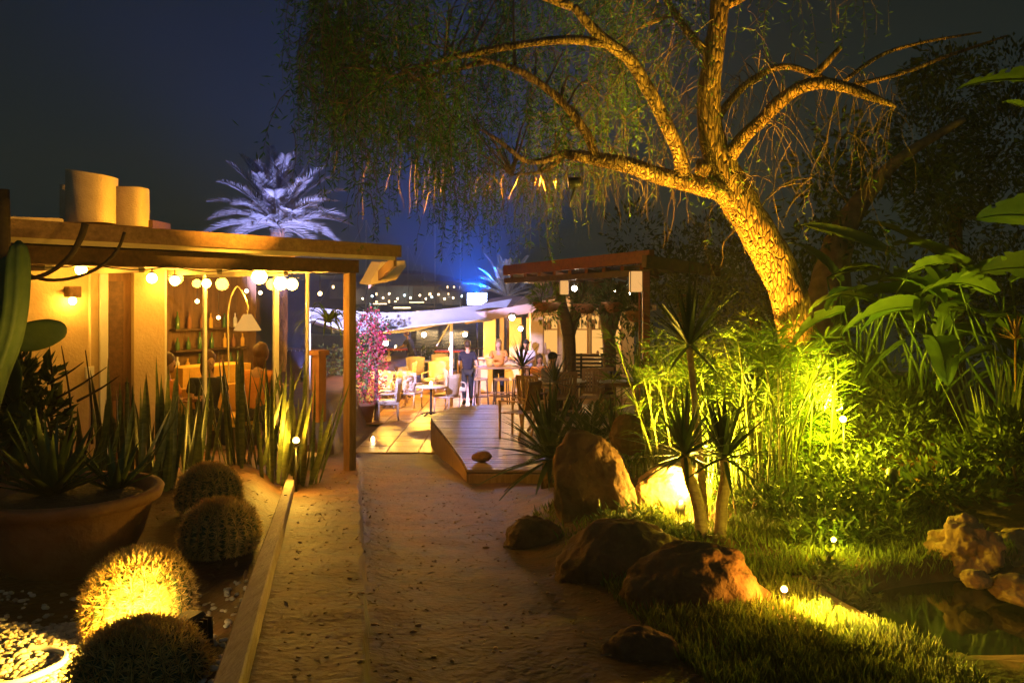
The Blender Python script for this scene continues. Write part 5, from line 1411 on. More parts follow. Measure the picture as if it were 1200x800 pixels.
# low leafy ground cover round the pond and the lamp
cs = []; ds = []; ns = []; Ls = []
for (px, py, Y, r, n_, hgt) in [(968, 650, 6.1, .30, 500, .22), (990, 700, 5.2, .20, 260, .12), (950, 600, 6.9, .5, 600, .3), (1010, 615, 6.6, .4, 400, .22), (1050, 600, 6.9, .5, 450, .3), (1040, 660, 6.2, .18, 160, .16), (985, 570, 7.6, .5, 700, .4), (900, 600, 7.2, .4, 350, .2), (770, 632, 6.3, .35, 250, .07), (740, 600, 6.9, .3, 200, .1), (1090, 560, 8, .7, 500, .4), (1015, 540, 8.3, .5, 700, .5)]:
    c = on(px, Y)
    for i in range(n_):
        a = random.uniform(0, 2 * PI); q = r * math.sqrt(random.random()); X, YY = c.x + q * math.cos(a), c.y + q * math.sin(a) * .7
        cs.append((X, YY, max(ground_z(X, YY), 1.15) + random.random() ** 1.5 * hgt)); ds.append((random.gauss(0, 1), random.gauss(0, 1), random.uniform(0, 1.4))); ns.append((random.gauss(0, .5), random.gauss(0, .5), 1)); Ls.append(random.uniform(.05, .13))
b = MB(); b.leaves(cs, ds, ns, Ls, .032, .2); g_ = b.build('ground_cover', M['shrub']); g_['kind'] = 'stuff'

# ---------------------------------------------------------------- sword-leaved plants
def head(b, c, n, L, w, up=(0, 0, 1), el=(-25, 85), stiff=.25):
    for i in range(n):
        a = i * 2.39996 + random.uniform(-.3, .3); e = R(el[0] + (el[1] - el[0]) * (1 - (i + .5) / n) ** .8 + random.uniform(-8, 8))
        d = Vector((math.cos(a) * math.cos(e), math.sin(a) * math.cos(e), math.sin(e)))
        b.blade(Vector(c) + d * .02, d, L * random.uniform(.75, 1.1), w * random.uniform(.8, 1.15), stiff * random.uniform(.4, 1.3), 6, .35, prof=lambda t: (.55 + .45 * min(1, t * 3)) * (1 - t ** 1.8))
def yucca(base, stems, label, L=.5, w=.035, n=44, name='yucca', mt='yucca', group='sword leaved yuccas', rt=.035, el=(-25, 85)):
    t = thing(name, base, label, 'plant', group)
    for pts in stems:
        b = MB(); b.tube(pts, [rt * 1.25, rt, rt * .85], 10, 5, jit=.25); b.build('stem', M['trunk'], t)
        b = MB(); head(b, pts[-1], n, L, w, el=el); b.build('leaf_head', M[mt], t)
    return t
bs = on(832, 6.3, -.03)
yucca(bs, [[bs + Vector((-.05, 0, 0)), P(818, 590, 6.3), P(806, 555, 6.3), P(803, 533, 6.3)], [bs + Vector((.08, .03, 0)), P(846, 590, 6.35), P(850, 560, 6.35), P(849, 537, 6.35)]], 'twin stemmed yucca silhouetted before the glowing ground lamp', L=.52, w=.045, n=50, rt=.042)
bs = on(826, 7.0, -.03)
yucca(bs, [[bs, P(822, 560, 6.95), P(815, 480, 6.9), P(808, 405, 6.9)]], 'tall single stemmed yucca with its spiky head above the reeds', L=.62, w=.04, n=46, rt=.03)
bs = on(905, 7.4, -.03)
yucca(bs, [[bs, P(892, 560, 7.4), P(888, 500, 7.4), P(884, 470, 7.4)]], 'thin yucca half hidden among the reeds', L=.5, w=.03, n=34, rt=.025)
bs = on(748, 10.5, -.03)
yucca(bs, [[bs, P(747, 500, 10.4), P(745, 450, 10.4)]], 'small yellow-green spiky plant at the foot of the red pergola post', L=.6, w=.03, n=34, rt=.03, mt='bamboo')
bs = on(720, 8.9, -.03)
yucca(bs, [[bs, P(719, 540, 8.9), P(718, 512, 8.8)]], 'small dark spiky plant behind the tall boulder', L=.45, w=.03, n=34, rt=.03)
bs = G(612, 505, DZ)
yucca(bs, [[bs, bs + Vector((.02, 0, .5)), P(612, 430, bs.y)], [bs + Vector((.1, 0, 0)), bs + Vector((.35, 0, .4)), P(650, 448, bs.y)]], 'slim stemmed dracaena with dark heads among the deck tables', L=.6, w=.04, n=40, rt=.025)
# cycad at the deck corner
def cycad(c, n, L, label, base):
    t = thing('cycad', base, label, 'plant')
    b = MB(); b.tube([base, c], [.14, .12], 12, 1, jit=.2); b.build('stem', M['bark'], t)
    b = MB()
    for i in range(n):
        a = i * 2.39996; e = R(82 - 85 * (i / n) ** .85)
        pinnate(b, c, (math.cos(a) * math.cos(e), math.sin(a) * math.cos(e), math.sin(e)), L * random.uniform(.85, 1.1), 34, .17, .017, 1.0, .55, r=.010)
    b.build('fronds', M['cycad'], t); return t
bs = on(645, 10.4, -.03); 
t = thing('agave', bs, 'large dark spiky rosette plant before the wooden deck', 'plant')
b = MB(); b.tube([bs, bs + Vector((0, 0, .35))], [.12, .10], 10); b.build('stem', M['bark'], t)
b = MB(); head(b, bs + Vector((0, 0, .36)), 70, 1.02, .085, el=(-30, 85), stiff=.55); b.build('leaf_head', M['yucca'], t)
bs2 = on(690, 9.6, -.03); cycad(bs2 + Vector((0, 0, .3)), 22, .75, 'feathery cycad between the spiky rosette and the tall boulder', bs2)

# ---------------------------------------------------------------- reeds / papyrus
def reed(px0, px1, Y, n, ytop, label, leafy=True, group='tall reeds behind the ground lamp'):
    base = on((px0 + px1) / 2, Y, -.02)
    t = thing('reed_clump', base, label, 'plant', group)
    sb = MB(); lb = MB(); cs = []; ds = []; ns = []; Ls = []
    for i in range(n):
        px = random.uniform(px0, px1); y_ = Y + random.uniform(-.45, .45); b0 = on(px, y_, -.02)
        H = (P(0, random.uniform(ytop, ytop + 110), y_).z - b0.z) * random.uniform(.75, 1.0); lean = Vector((random.gauss(0, .12), random.gauss(0, .1), 0))
        pts = [b0, b0 + Vector((0, 0, H * .5)) + lean * .35 * H, b0 + Vector((0, 0, H * .96)) + lean * H]
        pp_ = catmull(pts, 5); sb.tube(pp_, [.011, .009, .005], 5)
        for k in range(11 if leafy else 5):
            u = random.uniform(.25, 1); q = pp_[min(int(u * 10), 9)].lerp(pp_[min(int(u * 10) + 1, 10)], (u * 10) % 1); a = random.uniform(0, 2 * PI)
            lb.blade(q, (math.cos(a), math.sin(a), random.uniform(.2, 1.3)), random.uniform(.16, .36), random.uniform(.012, .022), random.uniform(.6, 1.8), 4, .2)
        for k in range(34 if i % 2 == 0 else 8):   # papyrus rays / fine foliage
            a = random.uniform(0, 2 * PI); e = random.uniform(-.3, 1.2); cs.append(pp_[-1]); ds.append((math.cos(a), math.sin(a), e)); ns.append((-math.sin(a), math.cos(a), .3)); Ls.append(random.uniform(.12, .26))
    lb.leaves(cs, ds, ns, Ls, .009, .1)
    sb.build('stems', M['reedstem'], t); lb.build('leaves', M['bamboo'], t)
reed(765, 830, 8.2, 42, 380, 'leafy yellow-green reed clump farthest left, beside the red pergola post')
reed(825, 880, 7.9, 52, 372, 'dense lit reed clump behind the twin stemmed yucca')
reed(878, 930, 7.6, 60, 352, 'tall reed clump with bare lower canes right of the yucca')
reed(925, 975, 8.3, 40, 395, 'reed clump farthest right, under the tree trunk')
reed(735, 775, 9.2, 30, 425, 'short leafy reed clump at the foot of the pergola post')
def bush(px, py, Y, r, n, label, mt='shrub', L=.11, W=.04, sc=(1, 1, 1), group='leafy bushes of the garden', cl=8):
    c = P(px, py, Y); base = Vector((c.x, c.y, ground_z(c.x, c.y) - .02))
    t = thing('bush', base, label, 'bush', group)
    b = MB(); 
    for k in range(5): a = k * 1.3; b.tube([base, base.lerp(c, .5) + Vector((.1 * math.cos(a), .1 * math.sin(a), 0)), c + Vector((r * .5 * math.cos(a), r * .5 * math.sin(a), r * .3))], [.02, .014, .006], 5, 3)
    b.build('stem', M['twig'], t)
    b = MB()
    for k in range(cl):
        v = Vector(RNG.normal(size=3)); v.normalize(); v *= r * .65
        b.leaves(*leafball(c + Vector((v.x * sc[0], v.y * sc[1], v.z * sc[2])), r * random.uniform(.35, .6), n // cl, L, W, sc))
    b.build('foliage', M[mt], t); return t
bush(800, 455, 8.7, .5, 1600, 'fine leaved bright bush between the pergola post and the reeds', 'bamboo', .10, .022, (1, .8, .9))
bush(945, 470, 8.7, .55, 1700, 'fine leaved bush left of the yellow spotlight', 'bamboo', .10, .02, (.9, .8, 1.1))
bush(1015, 470, 9.3, .55, 1500, 'leafy bush right behind the yellow spotlight', 'shrub', .12, .04, (1, .7, 1))
bush(1085, 520, 9.0, .7, 1600, 'dark bush right of the yellow spotlight', 'shrub', .13, .05, (1, .8, .9))
bush(1010, 575, 7.5, .35, 900, 'low bush between the two small yellow spotlights', 'shrub', .10, .03, (1.2, .8, .7))
bush(1150, 575, 7.8, .6, 1200, 'dark bush behind the rocks across the pond', 'shrub', .12, .05, (1.2, .8, .8))
bush(1105, 600, 7.0, .45, 1100, 'dark leafy bush behind the pitted rock of the pond', 'shrub', .12, .05, (1.3, .8, .8))
bush(1195, 545, 7.0, .5, 1100, 'dark leafy bush at the right photo edge under the flax', 'shrub', .12, .05, (1.2, .8, .8))
bush(1040, 585, 8.0, .45, 1000, 'dark leafy bush to the right of the low bush by the spotlights', 'shrub', .11, .045, (1.3, .8, .8))
bush(22, 485, 6.15, .32, 900, 'dark leafy bush at the left edge under the prickly pear', 'shrub', .12, .05, (1, .8, 1.2))
bush(870, 590, 7.2, .3, 700, 'low scrubby bush at the foot of the reeds', 'bamboo', .08, .014, (1.3, .8, .8))

# ---------------------------------------------------------------- banana-like big leaved plants
def bigleaf(b, sb, base, tip0, L, w, d, droop=1.0, tear=.3, roll=0.0):
    """long petiole then a broad paddle blade with midrib, side veins and tears"""
    base = Vector(base); tip0 = Vector(tip0); d = Vector(d).normalized()
    sb.tube([base + Vector((random.gauss(0, .12), random.gauss(0, .1), 0)), base.lerp(tip0, .55) + Vector((random.gauss(0, .08), 0, .08)), tip0], [.022, .014, .008], 6, 5)
    p = tip0.copy(); cur = d.copy(); n = 22; side = cur.cross(Vector((0, 0, 1))).normalized(); side = Quaternion(cur, roll) @ side
    L_ = []; off = [1.0, 1.0]
    rows = []
    for i in range(n + 1):
        t_ = i / n; hw = w * .5 * (math.sin(PI * min(1, .06 + t_ * .94)) ** .55) * (1 - .25 * t_)
        nr = side.cross(cur).normalized()
        for s_ in (0, 1):
            if random.random() < tear: off[s_] = random.uniform(.78, 1.05)
        rows.append([p - side * hw * off[0] + nr * (hw * (.42 if s_ else .30) - .04 * random.random() * w), p - side * hw * .5 + nr * hw * .26, p.copy(), p + side * hw * .5 + nr * hw * .26, p + side * hw * off[1] + nr * (hw * .36 - .04 * random.random() * w)])
        p = p + cur * L / n; cur = (cur + Vector((0, 0, -droop / n * (.3 + 1.5 * t_)))).normalized(); side = (side - cur * side.dot(cur)).normalized()
    vs = [v for r_ in rows for v in r_]; fs = []
    for i in range(n):
        for j in range(4):
            if (j in (0, 3)) and random.random() < tear * .28: continue
            fs.append((i * 5 + j, i * 5 + j + 1, (i + 1) * 5 + j + 1, (i + 1) * 5 + j))
    b.add(vs, fs, True); sb.tube([r_[2] for r_ in rows], [.012, .008, .003], 5)
def bananaplant(base, leaves_, label, mt='banana', extra=11):
    t = thing('banana_plant', base, label, 'plant', 'big leaved banana plants')
    b = MB(); sb = MB()
    for (pt, L, w, d, dr, te, ro) in leaves_: bigleaf(b, sb, base, pt, L, w, d, dr, te, ro)
    c0 = sum((Vector(l[0]) for l in leaves_), Vector()) / len(leaves_)
    for k in range(extra):
        a = random.uniform(0, 2 * PI); q = c0 + Vector((random.gauss(0, .35), random.gauss(.1, .3), random.gauss(-.15, .28)))
        bigleaf(b, sb, base, q, random.uniform(.5, .95), random.uniform(.18, .34), (math.cos(a), math.sin(a) * .8 - .15, random.uniform(-.3, .6)), random.uniform(.7, 1.5), random.uniform(.2, .6), random.uniform(-.7, .7))
    sb.build('leaf_stalks', M['banana'], t); b.build('leaves', M[mt], t); return t
B0 = on(1010, 9.4, -.05)
bananaplant(B0, [(P(1042, 294, 9.0), .98, .24, (-1, -.05, .35), .15, .12, -.9), (P(1030, 330, 8.8), .9, .36, (.3, -.8, .1), 1.1, .2, .2), (P(990, 365, 8.9), .8, .34, (-.9, -.2, -.2), 1.3, .35, .6),
                 (P(1005, 345, 8.9), 1.05, .40, (.9, -.4, .1), .5, .2, -.3), (P(1060, 345, 8.8), .9, .36, (.9, -.3, .25), .9, .3, .3), (P(985, 330, 9.6), .9, .3, (-.3, .5, .6), .8, .2, 0)], 'big leaved banana plant left of the group, with one bright lit leaf on top')
B1 = on(1090, 9.0, -.05)
bananaplant(B1, [(P(1075, 360, 8.6), 1.05, .42, (-.9, -.35, .0), .8, .2, .5), (P(1110, 335, 8.6), 1.0, .38, (.5, -.6, .35), 1.0, .25, -.2), (P(1120, 385, 8.5), .8, .34, (.8, -.4, -.2), 1.0, .3, .3),
                 (P(1095, 395, 8.4), .9, .36, (-.3, -.9, -.1), 1.2, .2, 0), (P(1060, 400, 8.7), .8, .3, (-.8, -.3, -.4), .9, .3, .4), (P(1135, 310, 8.9), .8, .24, (-.7, .2, .4), .6, .6, .4), (P(1100, 300, 9.2), .9, .3, (-.6, .2, .5), .7, .3, 0)], 'big leaved banana plant in the middle of the dark right side')
B2 = on(1190, 8.4, -.05)
bananaplant(B2, [(P(1165, 345, 8.1), .95, .34, (-.8, -.3, .3), 1.0, .6, .3), (P(1185, 330, 8.2), .9, .36, (.4, -.5, .4), .9, .4, 0), (P(1200, 400, 8.0), .9, .36, (.1, -.9, -.1), 1.0, .3, 0), (P(1160, 410, 8.2), .8, .3, (-.8, -.3, -.1), 1.2, .4, .4), (P(1150, 330, 8.4), .8, .28, (-.6, .1, .6), .9, .6, .2)], 'torn big leaved banana plant near the right edge')
B3 = on(1300, 6.4, -.05)
t_ = bananaplant(B3, [(P(1255, 262, 6.2), .72, .36, (-1, -.05, .22), .5, .1, -1.1), (P(1270, 318, 6.2), .80, .34, (-1, -.1, .1), .3, .7, -.9), (P(1265, 100, 6.5), .95, .3, (-1, .0, .15), .5, .8, .2), (P(1290, 180, 6.4), .8, .34, (-.5, .3, .6), .6, .3, 0)], 'large banana leaves reaching in from the right edge', extra=0)
# cordyline-like flax at the right
t = thing('flax', on(1175, 7.4, -.02), 'upright strap leaved flax clump by the right edge before the dark bush', 'plant')
b = MB(); c = on(1170, 7.4, -.02)
for i in range(46):
    a = random.uniform(0, 2 * PI); b.blade(c + Vector((.12 * math.cos(a), .12 * math.sin(a), 0)), (math.cos(a) * .42 * random.random() ** .7, math.sin(a) * .4, 1), random.uniform(.7, 1.25), .035, .3, 7, .4)
b.build('leaves', M['sans'], t)
# bromeliad with reddish centre
t = thing('bromeliad', P(1190, 392, 7.9), 'reddish bromeliad-like flower head among the torn banana leaves', 'plant'); b = MB(); c = P(1190, 398, 7.9); head(b, c, 22, .25, .03, el=(-10, 80)); b.tube([on(1190, 7.95), c], .012, 5); b.build('leaves', M['flower'] if False else M['terracotta'], t)

# ---------------------------------------------------------------- the pepper tree
TB = on(948, 9.6, -.1)
tree = thing('pepper_tree', TB, 'big leaning pepper tree with orange lit furrowed trunk and weeping foliage', 'tree')
tb = MB()
def Q(*a): return [P(*p) for p in a]
trunk = Q((950, 520, 9.6), (946, 455, 9.6), (936, 390, 9.55), (913, 318, 9.5), (886, 268, 9.4), (860, 226, 9.35), (843, 190, 9.3), (832, 150, 9.25), (831, 105, 9.2), (838, 50, 9.15), (845, 0, 9.1), (850, -60, 9.1))
limbs = [trunk,
    Q((880, 258, 9.4), (846, 226, 9.25), (808, 214, 9.1), (772, 206, 9.0), (738, 194, 8.95), (702, 187, 8.9), (660, 180, 8.9)),
    Q((800, 212, 9.1), (795, 178, 8.9), (778, 140, 8.75), (757, 100, 8.6), (738, 70, 8.5), (712, 50, 8.4), (694, 33, 8.3), (672, 8, 8.2)),
    Q((716, 52, 8.4), (670, 47, 8.3), (625, 50, 8.2), (578, 58, 8.0), (520, 70, 7.9), (460, 90, 7.8)),
    Q((700, 186, 8.9), (686, 155, 8.8), (664, 125, 8.8), (638, 102, 8.8), (612, 85, 8.7), (575, 72, 8.6), (530, 60, 8.6)),
    Q((850, 195, 9.3), (868, 165, 9.1), (895, 138, 8.95), (925, 110, 8.8), (955, 98, 8.7), (990, 102, 8.6), (1022, 114, 8.5), (1050, 125, 8.5)),
    Q((840, 140, 9.25), (856, 118, 9.4), (880, 95, 9.5), (915, 78, 9.5), (945, 84, 9.5), (975, 96, 9.5)),
    Q((952, 90, 9.4), (970, 72, 9.4), (985, 55, 9.4)),
    Q((990, 95, 9.8), (1030, 66, 10), (1080, 50, 10), (1150, 38, 10)),
    Q((1000, 100, 9.8), (1060, 85, 10), (1110, 66, 10), (1180, 42, 10)),
    Q((835, 70, 9.2), (800, 30, 9.4), (770, -20, 9.6)), Q((845, 10, 9.1), (900, -20, 9), (960, -60, 9)),
    Q((575, 72, 8.6), (500, 90, 8.9), (430, 110, 9.2)), Q((670, 8, 8.2), (590, -20, 8), (500, -40, 7.8), (420, -30, 7.6)),
    Q((660, 180, 8.9), (620, 190, 8.9), (585, 165, 8.8), (560, 150, 8.8)), Q((660, 180, 8.9), (640, 200, 9.2), (600, 205, 9.4))]
rads = [[.27, .24, .21, .205, .20, .19, .165, .13, .115, .105, .10, .09], [.17, .13, .12, .105, .10, .085, .05], [.10, .085, .08, .078, .075, .07, .06, .045], [.06, .05, .045, .04, .03, .015], [.06, .058, .052, .045, .04, .03, .015], [.10, .088, .084, .08, .075, .068, .05, .02], [.055, .05, .048, .045, .04, .03], [.05, .04, .03], [.03, .028, .022, .012], [.035, .03, .024, .012], [.07, .05, .04], [.06, .05, .04], [.03, .025, .012], [.05, .045, .03, .015], [.045, .035, .025, .01], [.04, .025, .01]]
for i, (l, r) in enumerate(zip(limbs, rads)):
    if i: r = [v * .85 for v in r]
    tb.tube(l, r, 20 if i < 3 else 10, 7 if i < 3 else 5, jit=.16 if i < 3 else .25, seed=i * 3.1)
tb.tube(Q((826, 190, 9.0), (820, 205, 9.0)), [.10, .06], 8, jit=.3)
tw = MB()
lp_all = [p for l in limbs for p in catmull(l, 4)]
def near(c):
    return min(lp_all, key=lambda q: (q - c).length_squared)
cs = []; ds = []; ns = []; Ls = []
def strand(a, L, lv=True, dens=1.0, sway=.12):
    p = Vector(a); pts = [p.copy()]; cur = Vector((random.gauss(0, .55), random.gauss(0, .55), .15)); n = max(4, int(L / .09))
    for i in range(n):
        cur = (cur * .72 + Vector((random.gauss(0, sway), random.gauss(0, sway), -.5))).normalized(); p = p + cur * L / n; pts.append(p.copy())
    tw.tube(pts, [.0045, .003, .0015], 3, cap=False)
    if lv:
        for i in range(1, len(pts)):
            for k in range(4):
                if random.random() > dens: continue
                q = pts[i - 1].lerp(pts[i], random.random()); cs.append(q); ds.append((random.gauss(0, .6), random.gauss(0, .6), -random.uniform(.1, 1.0))); ns.append((random.gauss(0, 1), random.gauss(0, 1), .4)); Ls.append(random.uniform(.05, .10))
def lowlim(px): return float(np.interp(px, [350, 400, 470, 530, 600, 680, 760, 850, 950, 1060, 1150], [150, 205, 225, 250, 245, 225, 190, 110, 60, 60, 30]))
nclump = 0
for ci in range(340):
    u = random.random()
    px = 375 + 640 * (u ** 1.25); Y = (random.uniform(6.8, 12.0) if px < 520 else random.uniform(9.1, 12.2)) if px < 760 else random.uniform(8.9, 12.0)
    if px > 800 and random.random() < .55: continue
    ll = lowlim(px); py = random.uniform(-110, ll - 60)
    c = P(px, py, Y); q = near(c)
    dd = (c - q).length
    if dd > (1.7 if px < 800 else .8): continue
    mid = q.lerp(c, .55) + Vector((random.gauss(0, .12), random.gauss(0, .12), .10 * dd + .08))
    tw.tube([q, mid, c], [min(.022, .008 + .008 * dd), .008, .004], 5, 5, cap=False)
    for k in range(8 if px < 760 else 4):
        a = c + Vector(RNG.normal(scale=.20, size=3)); strand(a, random.uniform(.35, .95) * Y / 9 + .1, True, .9 if px < 760 else .55)
        q3 = np.array(a) + RNG.normal(scale=.17, size=(10, 3)); cs.extend(list(q3)); ds.extend([(random.gauss(0, .7), random.gauss(0, .7), -random.uniform(0, .9)) for _ in range(10)]); ns.extend([(random.gauss(0, 1), random.gauss(0, 1), .4) for _ in range(10)]); Ls.extend([random.uniform(.05, .10) for _ in range(10)])
        if k % 2 == 0: tw.tube([c, a], [.004, .003], 3, cap=False)
# curtain that hangs lowest, left of the pergola
for k in range(90):
    px = random.uniform(505, 640); Y = random.uniform(9, 13); c = P(px, random.uniform(160, 225), Y); strand(c, random.uniform(.5, 1.1), True, .75)
for k in range(60):
    px = random.uniform(365, 410); Y = random.uniform(7.5, 9); strand(P(px, random.uniform(0, 70), Y), random.uniform(.5, 1.3), True, .7)
# bare hanging twigs
for k in range(150):
    px = random.gauss(655, 55); Y = random.uniform(8.4, 9.6); c = P(px, random.uniform(170, 215), Y); strand(c, random.uniform(.3, .8), False, sway=.3)
for k in range(150):
    px = random.uniform(690, 1050); Y = random.uniform(8.6, 10.5); c = P(px, random.uniform(60, 215) if px < 960 else random.uniform(90, 200), Y); strand(c, random.uniform(.4, 1.2), k % 3 == 0, .35, sway=.3)
    q = near(c); tw.tube([q, q.lerp(c, .5) + Vector((0, 0, .15)), c], [.006, .004, .003], 3, 3, cap=False)
tb.build('trunk', M['bark'], tree)
tw.build('twigs', M['twig'], tree)
o_ = np.array(P(668, 214, 8.75)); ax = np.array(P(125, 240, 9.4)) - o_; ax /= np.linalg.norm(ax)
ca = np.array(cs); tt_ = (ca - o_) @ ax; pr = np.linalg.norm(ca - o_ - tt_[:, None] * ax, axis=1)
kp_ = ~((tt_ > -.2) & (tt_ < 4.5) & (pr < .12 + .23 * np.clip(tt_, 0, None)))
cs, ds, ns, Ls = ca[kp_], np.array(ds)[kp_], np.array(ns)[kp_], np.array(Ls)[kp_]
lb = MB(); lb.leaves(cs, ds, ns, Ls, .015, .15); lb.build('crown', M['pepper'], tree)
print('pepper leaves', len(cs))

# second trunk in the shade behind
t = thing('background_tree', on(965, 11.8, -.1), 'dim brown tree trunk in shade right of the leaning pepper tree', 'tree')
b = MB(); b.tube([on(965, 11.8, -.1), P(968, 380, 11.8), P(975, 310, 11.8), P(1000, 250, 11.9), P(1050, 190, 12), P(1130, 140, 12)], [.34, .30, .24, .15, .08, .04], 14, 5, jit=.25); b.build('trunk', M['twig'], t)
b = MB()
for k in range(26): b.leaves(*leafball(P(random.uniform(940, 1130), random.uniform(60, 300), random.uniform(11.5, 13.5)), random.uniform(.3, .55), 90, .16, .06, (1, 1, .8), -.2))
b.build('crown', M['shrub'], t)
# dark trees far right and behind, silhouettes
for (px, Y, h0, h1, r, n_, lb_) in [(800, 17, 420, 270, 1.2, 2600, 'dark leafy tree right behind the red pergola post'), (885, 15, 440, 290, 1.2, 2600, 'dark leafy tree behind the leaning trunk'), (1120, 15, 420, 60, 1.5, 4500, 'dark bushy tree behind the banana plants'), (1230, 13, 430, 120, 1.4, 2600, 'dark tree at the far right edge')]:
    bs = on(px, Y, -.1); t = thing('dark_tree', bs, lb_, 'tree', 'dark trees behind the garden')
    b = MB(); b.tube([bs, P(px, (h0 + h1) / 2, Y)], [.2, .1], 8); b.build('trunk', M['bark'], t); b = MB()
    for k in range(16): b.leaves(*leafball(P(px + random.gauss(0, 60), random.uniform(h1, h0), Y + random.uniform(-.8, .8)), r * .5, n_ // 8, .13, .05))
    b.build('crown', M['shrub'], t)
# ================================================================ LAMPS OF THE RIGHT GARDEN
# bright ground lamp hidden by the yucca stems
gl, lpos = spot_fixture(P(798, 590, 7.2), P(835, 300, 8.6), 'ground lamp glaring behind the yucca stems', M['lens_or'], r=.045)
add_light('lamp_glow', 'POINT', lpos + Vector((0, 0, .05)), (1, .60, .06), 170, gl, .05)
add_light('lamp_beam', 'SPOT', lpos, (1, .70, .05), 1700, gl, .05, P(875, 380, 8.5), 105, .8)
yl, lpos = spot_fixture(P(988, 491, 7.75), P(960, 470, 6), 'yellow spotlight glaring from the bushes under the banana leaves', M['lens_ye'], r=.032)
add_light('lamp_glow', 'POINT', lpos, (1, .80, .02), 190, yl, .05)
yl, lpos = spot_fixture(P(977, 632, 5.8), P(965, 600, 5), 'small yellow spotlight in the ground cover by the pond', M['lens_ye'], r=.018)
add_light('lamp_glow', 'POINT', lpos, (1, .8, .03), 22, yl, .04)
ol, lpos = spot_fixture(P(919, 690, 4.7), P(925, 650, 3.6), 'orange spotlight shining at the top of the pond kerb', M['lens_or'], r=.02)
add_light('lamp_glow', 'POINT', lpos, WARM, 26, ol, .04)
add_light('lamp_beam', 'SPOT', lpos, (1, .62, .06), 620, ol, .04, P(1100, 740, 4.2), 105, .8)
ul, lpos = spot_fixture(on(872, 8.75, .2), P(845, 200, 9.2), 'uplight among the reeds aimed into the pepper tree', M['lens_or'], r=.06)
add_light('tree_beam', 'SPOT', lpos, (1, .48, .03), 3200, ul, .06, P(850, 190, 9.25), 84, .8)
rl, lpos = spot_fixture(on(1045, 7.0, .3), P(1080, 300, 8.8), 'uplight under the banana plants', M['lens_ye'], r=.05)
add_light('leaf_beam', 'SPOT', lpos, (1, .8, .05), 300, rl, .05, P(1020, 290, 8.9), 70, .8)
add_light('crown_beam', 'SPOT', P(988, 485, 8.3), (1, .74, .04), 2900, yl, .05, P(600, 120, 8.8), 80, .8)
# ---- lamps over the terrace
def ceil_lamp(p, label, pw, col=WARM, r=.07, em='whitebulb'):
    p = Vector(p); t = thing('ceiling_lamp', p - Vector((0, 0, r)), label, 'lamp', 'lamps over the terrace')
    b = MB(); b.ball(p, r, 2); b.build('bulb', M[em], t); b = MB(); b.lathe([(.05, 0), (.13, -.05), (.135, -.05), (.05, .012)], p + Vector((0, 0, r + .04)), 14); b.build('reflector', M['white'], t)
    add_light('lamp_glow', 'POINT', p - Vector((0, 0, r + .05)), col, pw, t, r * .7); return t
ceil_lamp(P(497, 392, 25.5), 'bright lamp under the middle of the shade sail', 330, (1, .50, .05))
ceil_lamp(P(452, 402, 22.5), 'bright lamp under the left part of the shade sail', 230, (1, .48, .04))
ceil_lamp(P(545, 392, 27.5), 'lamp beside the pale columns at the right end of the sail', 150, (1, .5, .08))
ceil_lamp(P(610, 385, 26.2), 'lamp under the pale canopy over the far bar', 150, (1, .52, .14))
ceil_lamp(P(600, 372, 21.5), 'lamp under the front of the pale canopy', 90, (1, .46, .10))
ceil_lamp(P(700, 352, 22.6), 'lamp hanging before the lit kiosk windows', 60, (1, .62, .2), .05)
# roof spot hidden by the pot, washing the pavilion front
wl, lpos = spot_fixture(Vector((-2.3, 6.85, 1.62)), Fp(1, 0, 3.5), 'spotlight behind the smallest barrel cactus washing the pavilion front', M['lens_or'])
add_light('wash_beam', 'SPOT', lpos + Vector((0, 0, .05)), (1, .47, .04), 50, wl, .06, Fp(.4, -.2, 4.15), 58, .7)
tl, lpos = spot_fixture(P(668, 214, 8.75), P(125, 240, 9.4), 'spotlight clamped to the lowest left limb of the pepper tree', M['lens_or'])
tl.children[0].data.clear_geometry() if False else None
add_light('roof_beam', 'SPOT', lpos, (1, .43, .035), 3200, tl, .05, P(125, 240, 9.4), 24, .8)
# spotlight beside the left strip; path beam added separately under the pavilion roof
kl, lpos = spot_fixture(P(385, 560, 11.2), P(470, 620, 8), 'small spotlight beside the pavilion corner post', M['lens_or'], r=.045)
kl.location = kl.location
add_light('path_fill', 'SPOT', Fp(sE - .2, .3, 3.25), (1, .36, .03), 150, t if False else None, .08, on(490, 11.8), 62, .9)

# violet effect spots: one for the palm, one added on the roof to brighten the sail
def roof_spot(loc, aim, label, pw, ang, col=(.30, .26, 1.0)):
    loc = Vector(loc); aim = Vector(aim); d = (aim - loc).normalized()
    t = thing('effect_spotlight', loc - Vector((0, 0, .2)), label, 'spotlight', 'violet effect spotlights')
    b = MB(); b.lathe([(.05, -.2), (.08, -.18), (.09, .02), (.075, .02), (.075, -.01), (.0001, -.012)], loc, 16, d); b.build('housing', M['black'], t)
    b = MB(); b.lathe([(.07, -.005), (.0001, .0)], loc, 16, d); b.build('lens', M['flood'], t)
    b = MB(); b.tube([loc - d * .1 - Vector((0, 0, .06)), loc - Vector((0, 0, .2))], .015, 6); b.lathe([(.07, 0), (.07, .015), (.0001, .016)], loc - Vector((0, 0, .215)), 12); b.build('stand', M['black'], t)
    add_light('violet_beam', 'SPOT', loc + d * .05, col, pw, t, .06, aim, ang, .7)
roof_spot((-5.2, 21.2, 1.1), P(325, 250, 25), 'small spotlight standing behind the pavilion and shining on the date palm', 12000, 44, (.32, .30, 1.0))
roof_spot(Fp(sE + .1, 2.9, 3.82), P(480, 374, 23.5), 'small added spotlight on the pavilion roof end brightening the shade sail', 17000, 38, (.50, .47, 1.0))
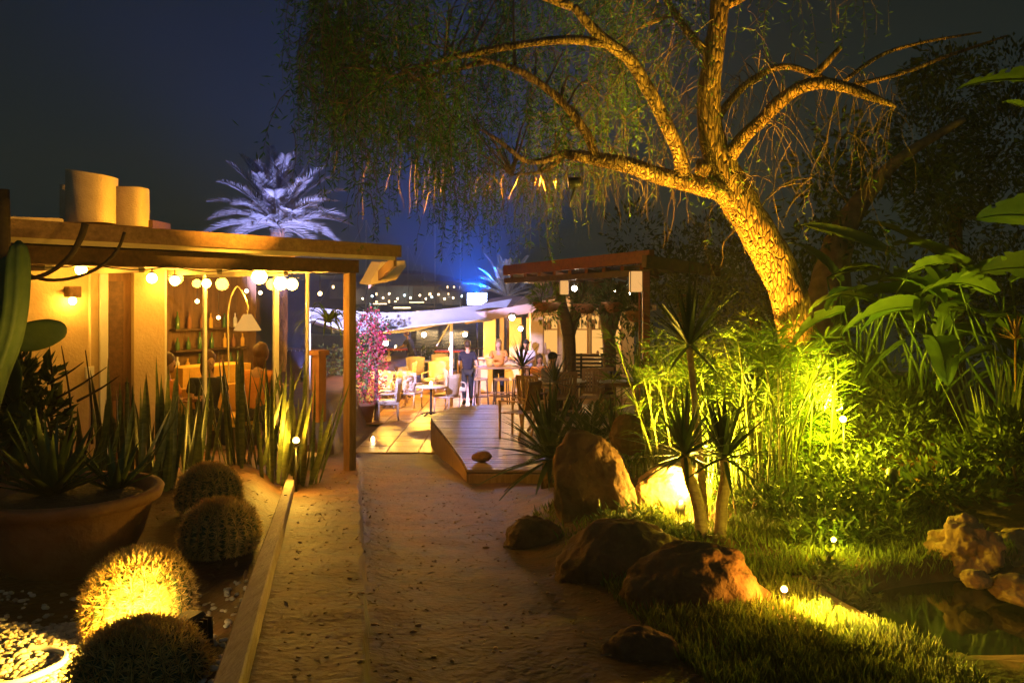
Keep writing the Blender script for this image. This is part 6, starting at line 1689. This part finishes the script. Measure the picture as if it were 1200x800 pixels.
# faint cool sun lamp added as fill for the dark foliage
sl = bpy.data.lights.new('fill_sun', 'SUN'); sl.energy = .05; sl.angle = R(8); sl.color = (.55, .8, 1.0)
so = bpy.data.objects.new('fill_sun', sl); COL.objects.link(so); so.rotation_euler = (R(52), 0, R(10))

# ================================================================ WORLD, CAMERA
w = bpy.data.worlds.new('World'); scene.world = w; w.use_nodes = True
nt = w.node_tree; nt.nodes.clear()
out = nt.nodes.new('ShaderNodeOutputWorld'); bg = nt.nodes.new('ShaderNodeBackground'); sky = nt.nodes.new('ShaderNodeTexSky')
sky.sky_type = 'NISHITA'; sky.sun_disc = False; sky.sun_elevation = R(38); sky.sun_rotation = R(190)
sky.air_density = 1.0; sky.dust_density = .5; sky.ozone_density = 3.0
bg.inputs['Strength'].default_value = .0020
hs = nt.nodes.new('ShaderNodeHueSaturation'); hs.inputs['Saturation'].default_value = .25
mxc = nt.nodes.new('ShaderNodeMix'); mxc.data_type = 'RGBA'; mxc.blend_type = 'MULTIPLY'; mxc.inputs['Factor'].default_value = 1.0; mxc.inputs[7].default_value = (.97, 1.25, 1.02, 1)
nt.links.new(sky.outputs[0], hs.inputs['Color']); nt.links.new(hs.outputs[0], mxc.inputs[6]); nt.links.new(mxc.outputs[2], bg.inputs['Color']); nt.links.new(bg.outputs[0], out.inputs['Surface'])

cam = bpy.data.cameras.new('camera'); co = bpy.data.objects.new('camera', cam); COL.objects.link(co)
cam.sensor_width = 36; cam.lens = 30; cam.clip_end = 4000; cam.clip_start = .05
co.location = (0, 0, EYE); co.rotation_euler = (PI / 2, 0, 0); cam.shift_y = -55 / 1200
scene.camera = co
scene.view_settings.view_transform = 'Standard'; scene.view_settings.look = 'None'
scene.view_settings.exposure = .42; scene.view_settings.gamma = 1
scene.render.engine = 'CYCLES'
cy = scene.cycles
cy.use_denoising = True
try: cy.denoiser = 'OPENIMAGEDENOISE'
except Exception as e: print(e)
cy.max_bounces = 6; cy.diffuse_bounces = 3; cy.glossy_bounces = 3; cy.transmission_bounces = 4; cy.transparent_max_bounces = 12; cy.volume_bounces = 0
cy.sample_clamp_indirect = 4; cy.caustics_reflective = False; cy.caustics_refractive = False
cy.use_light_tree = True
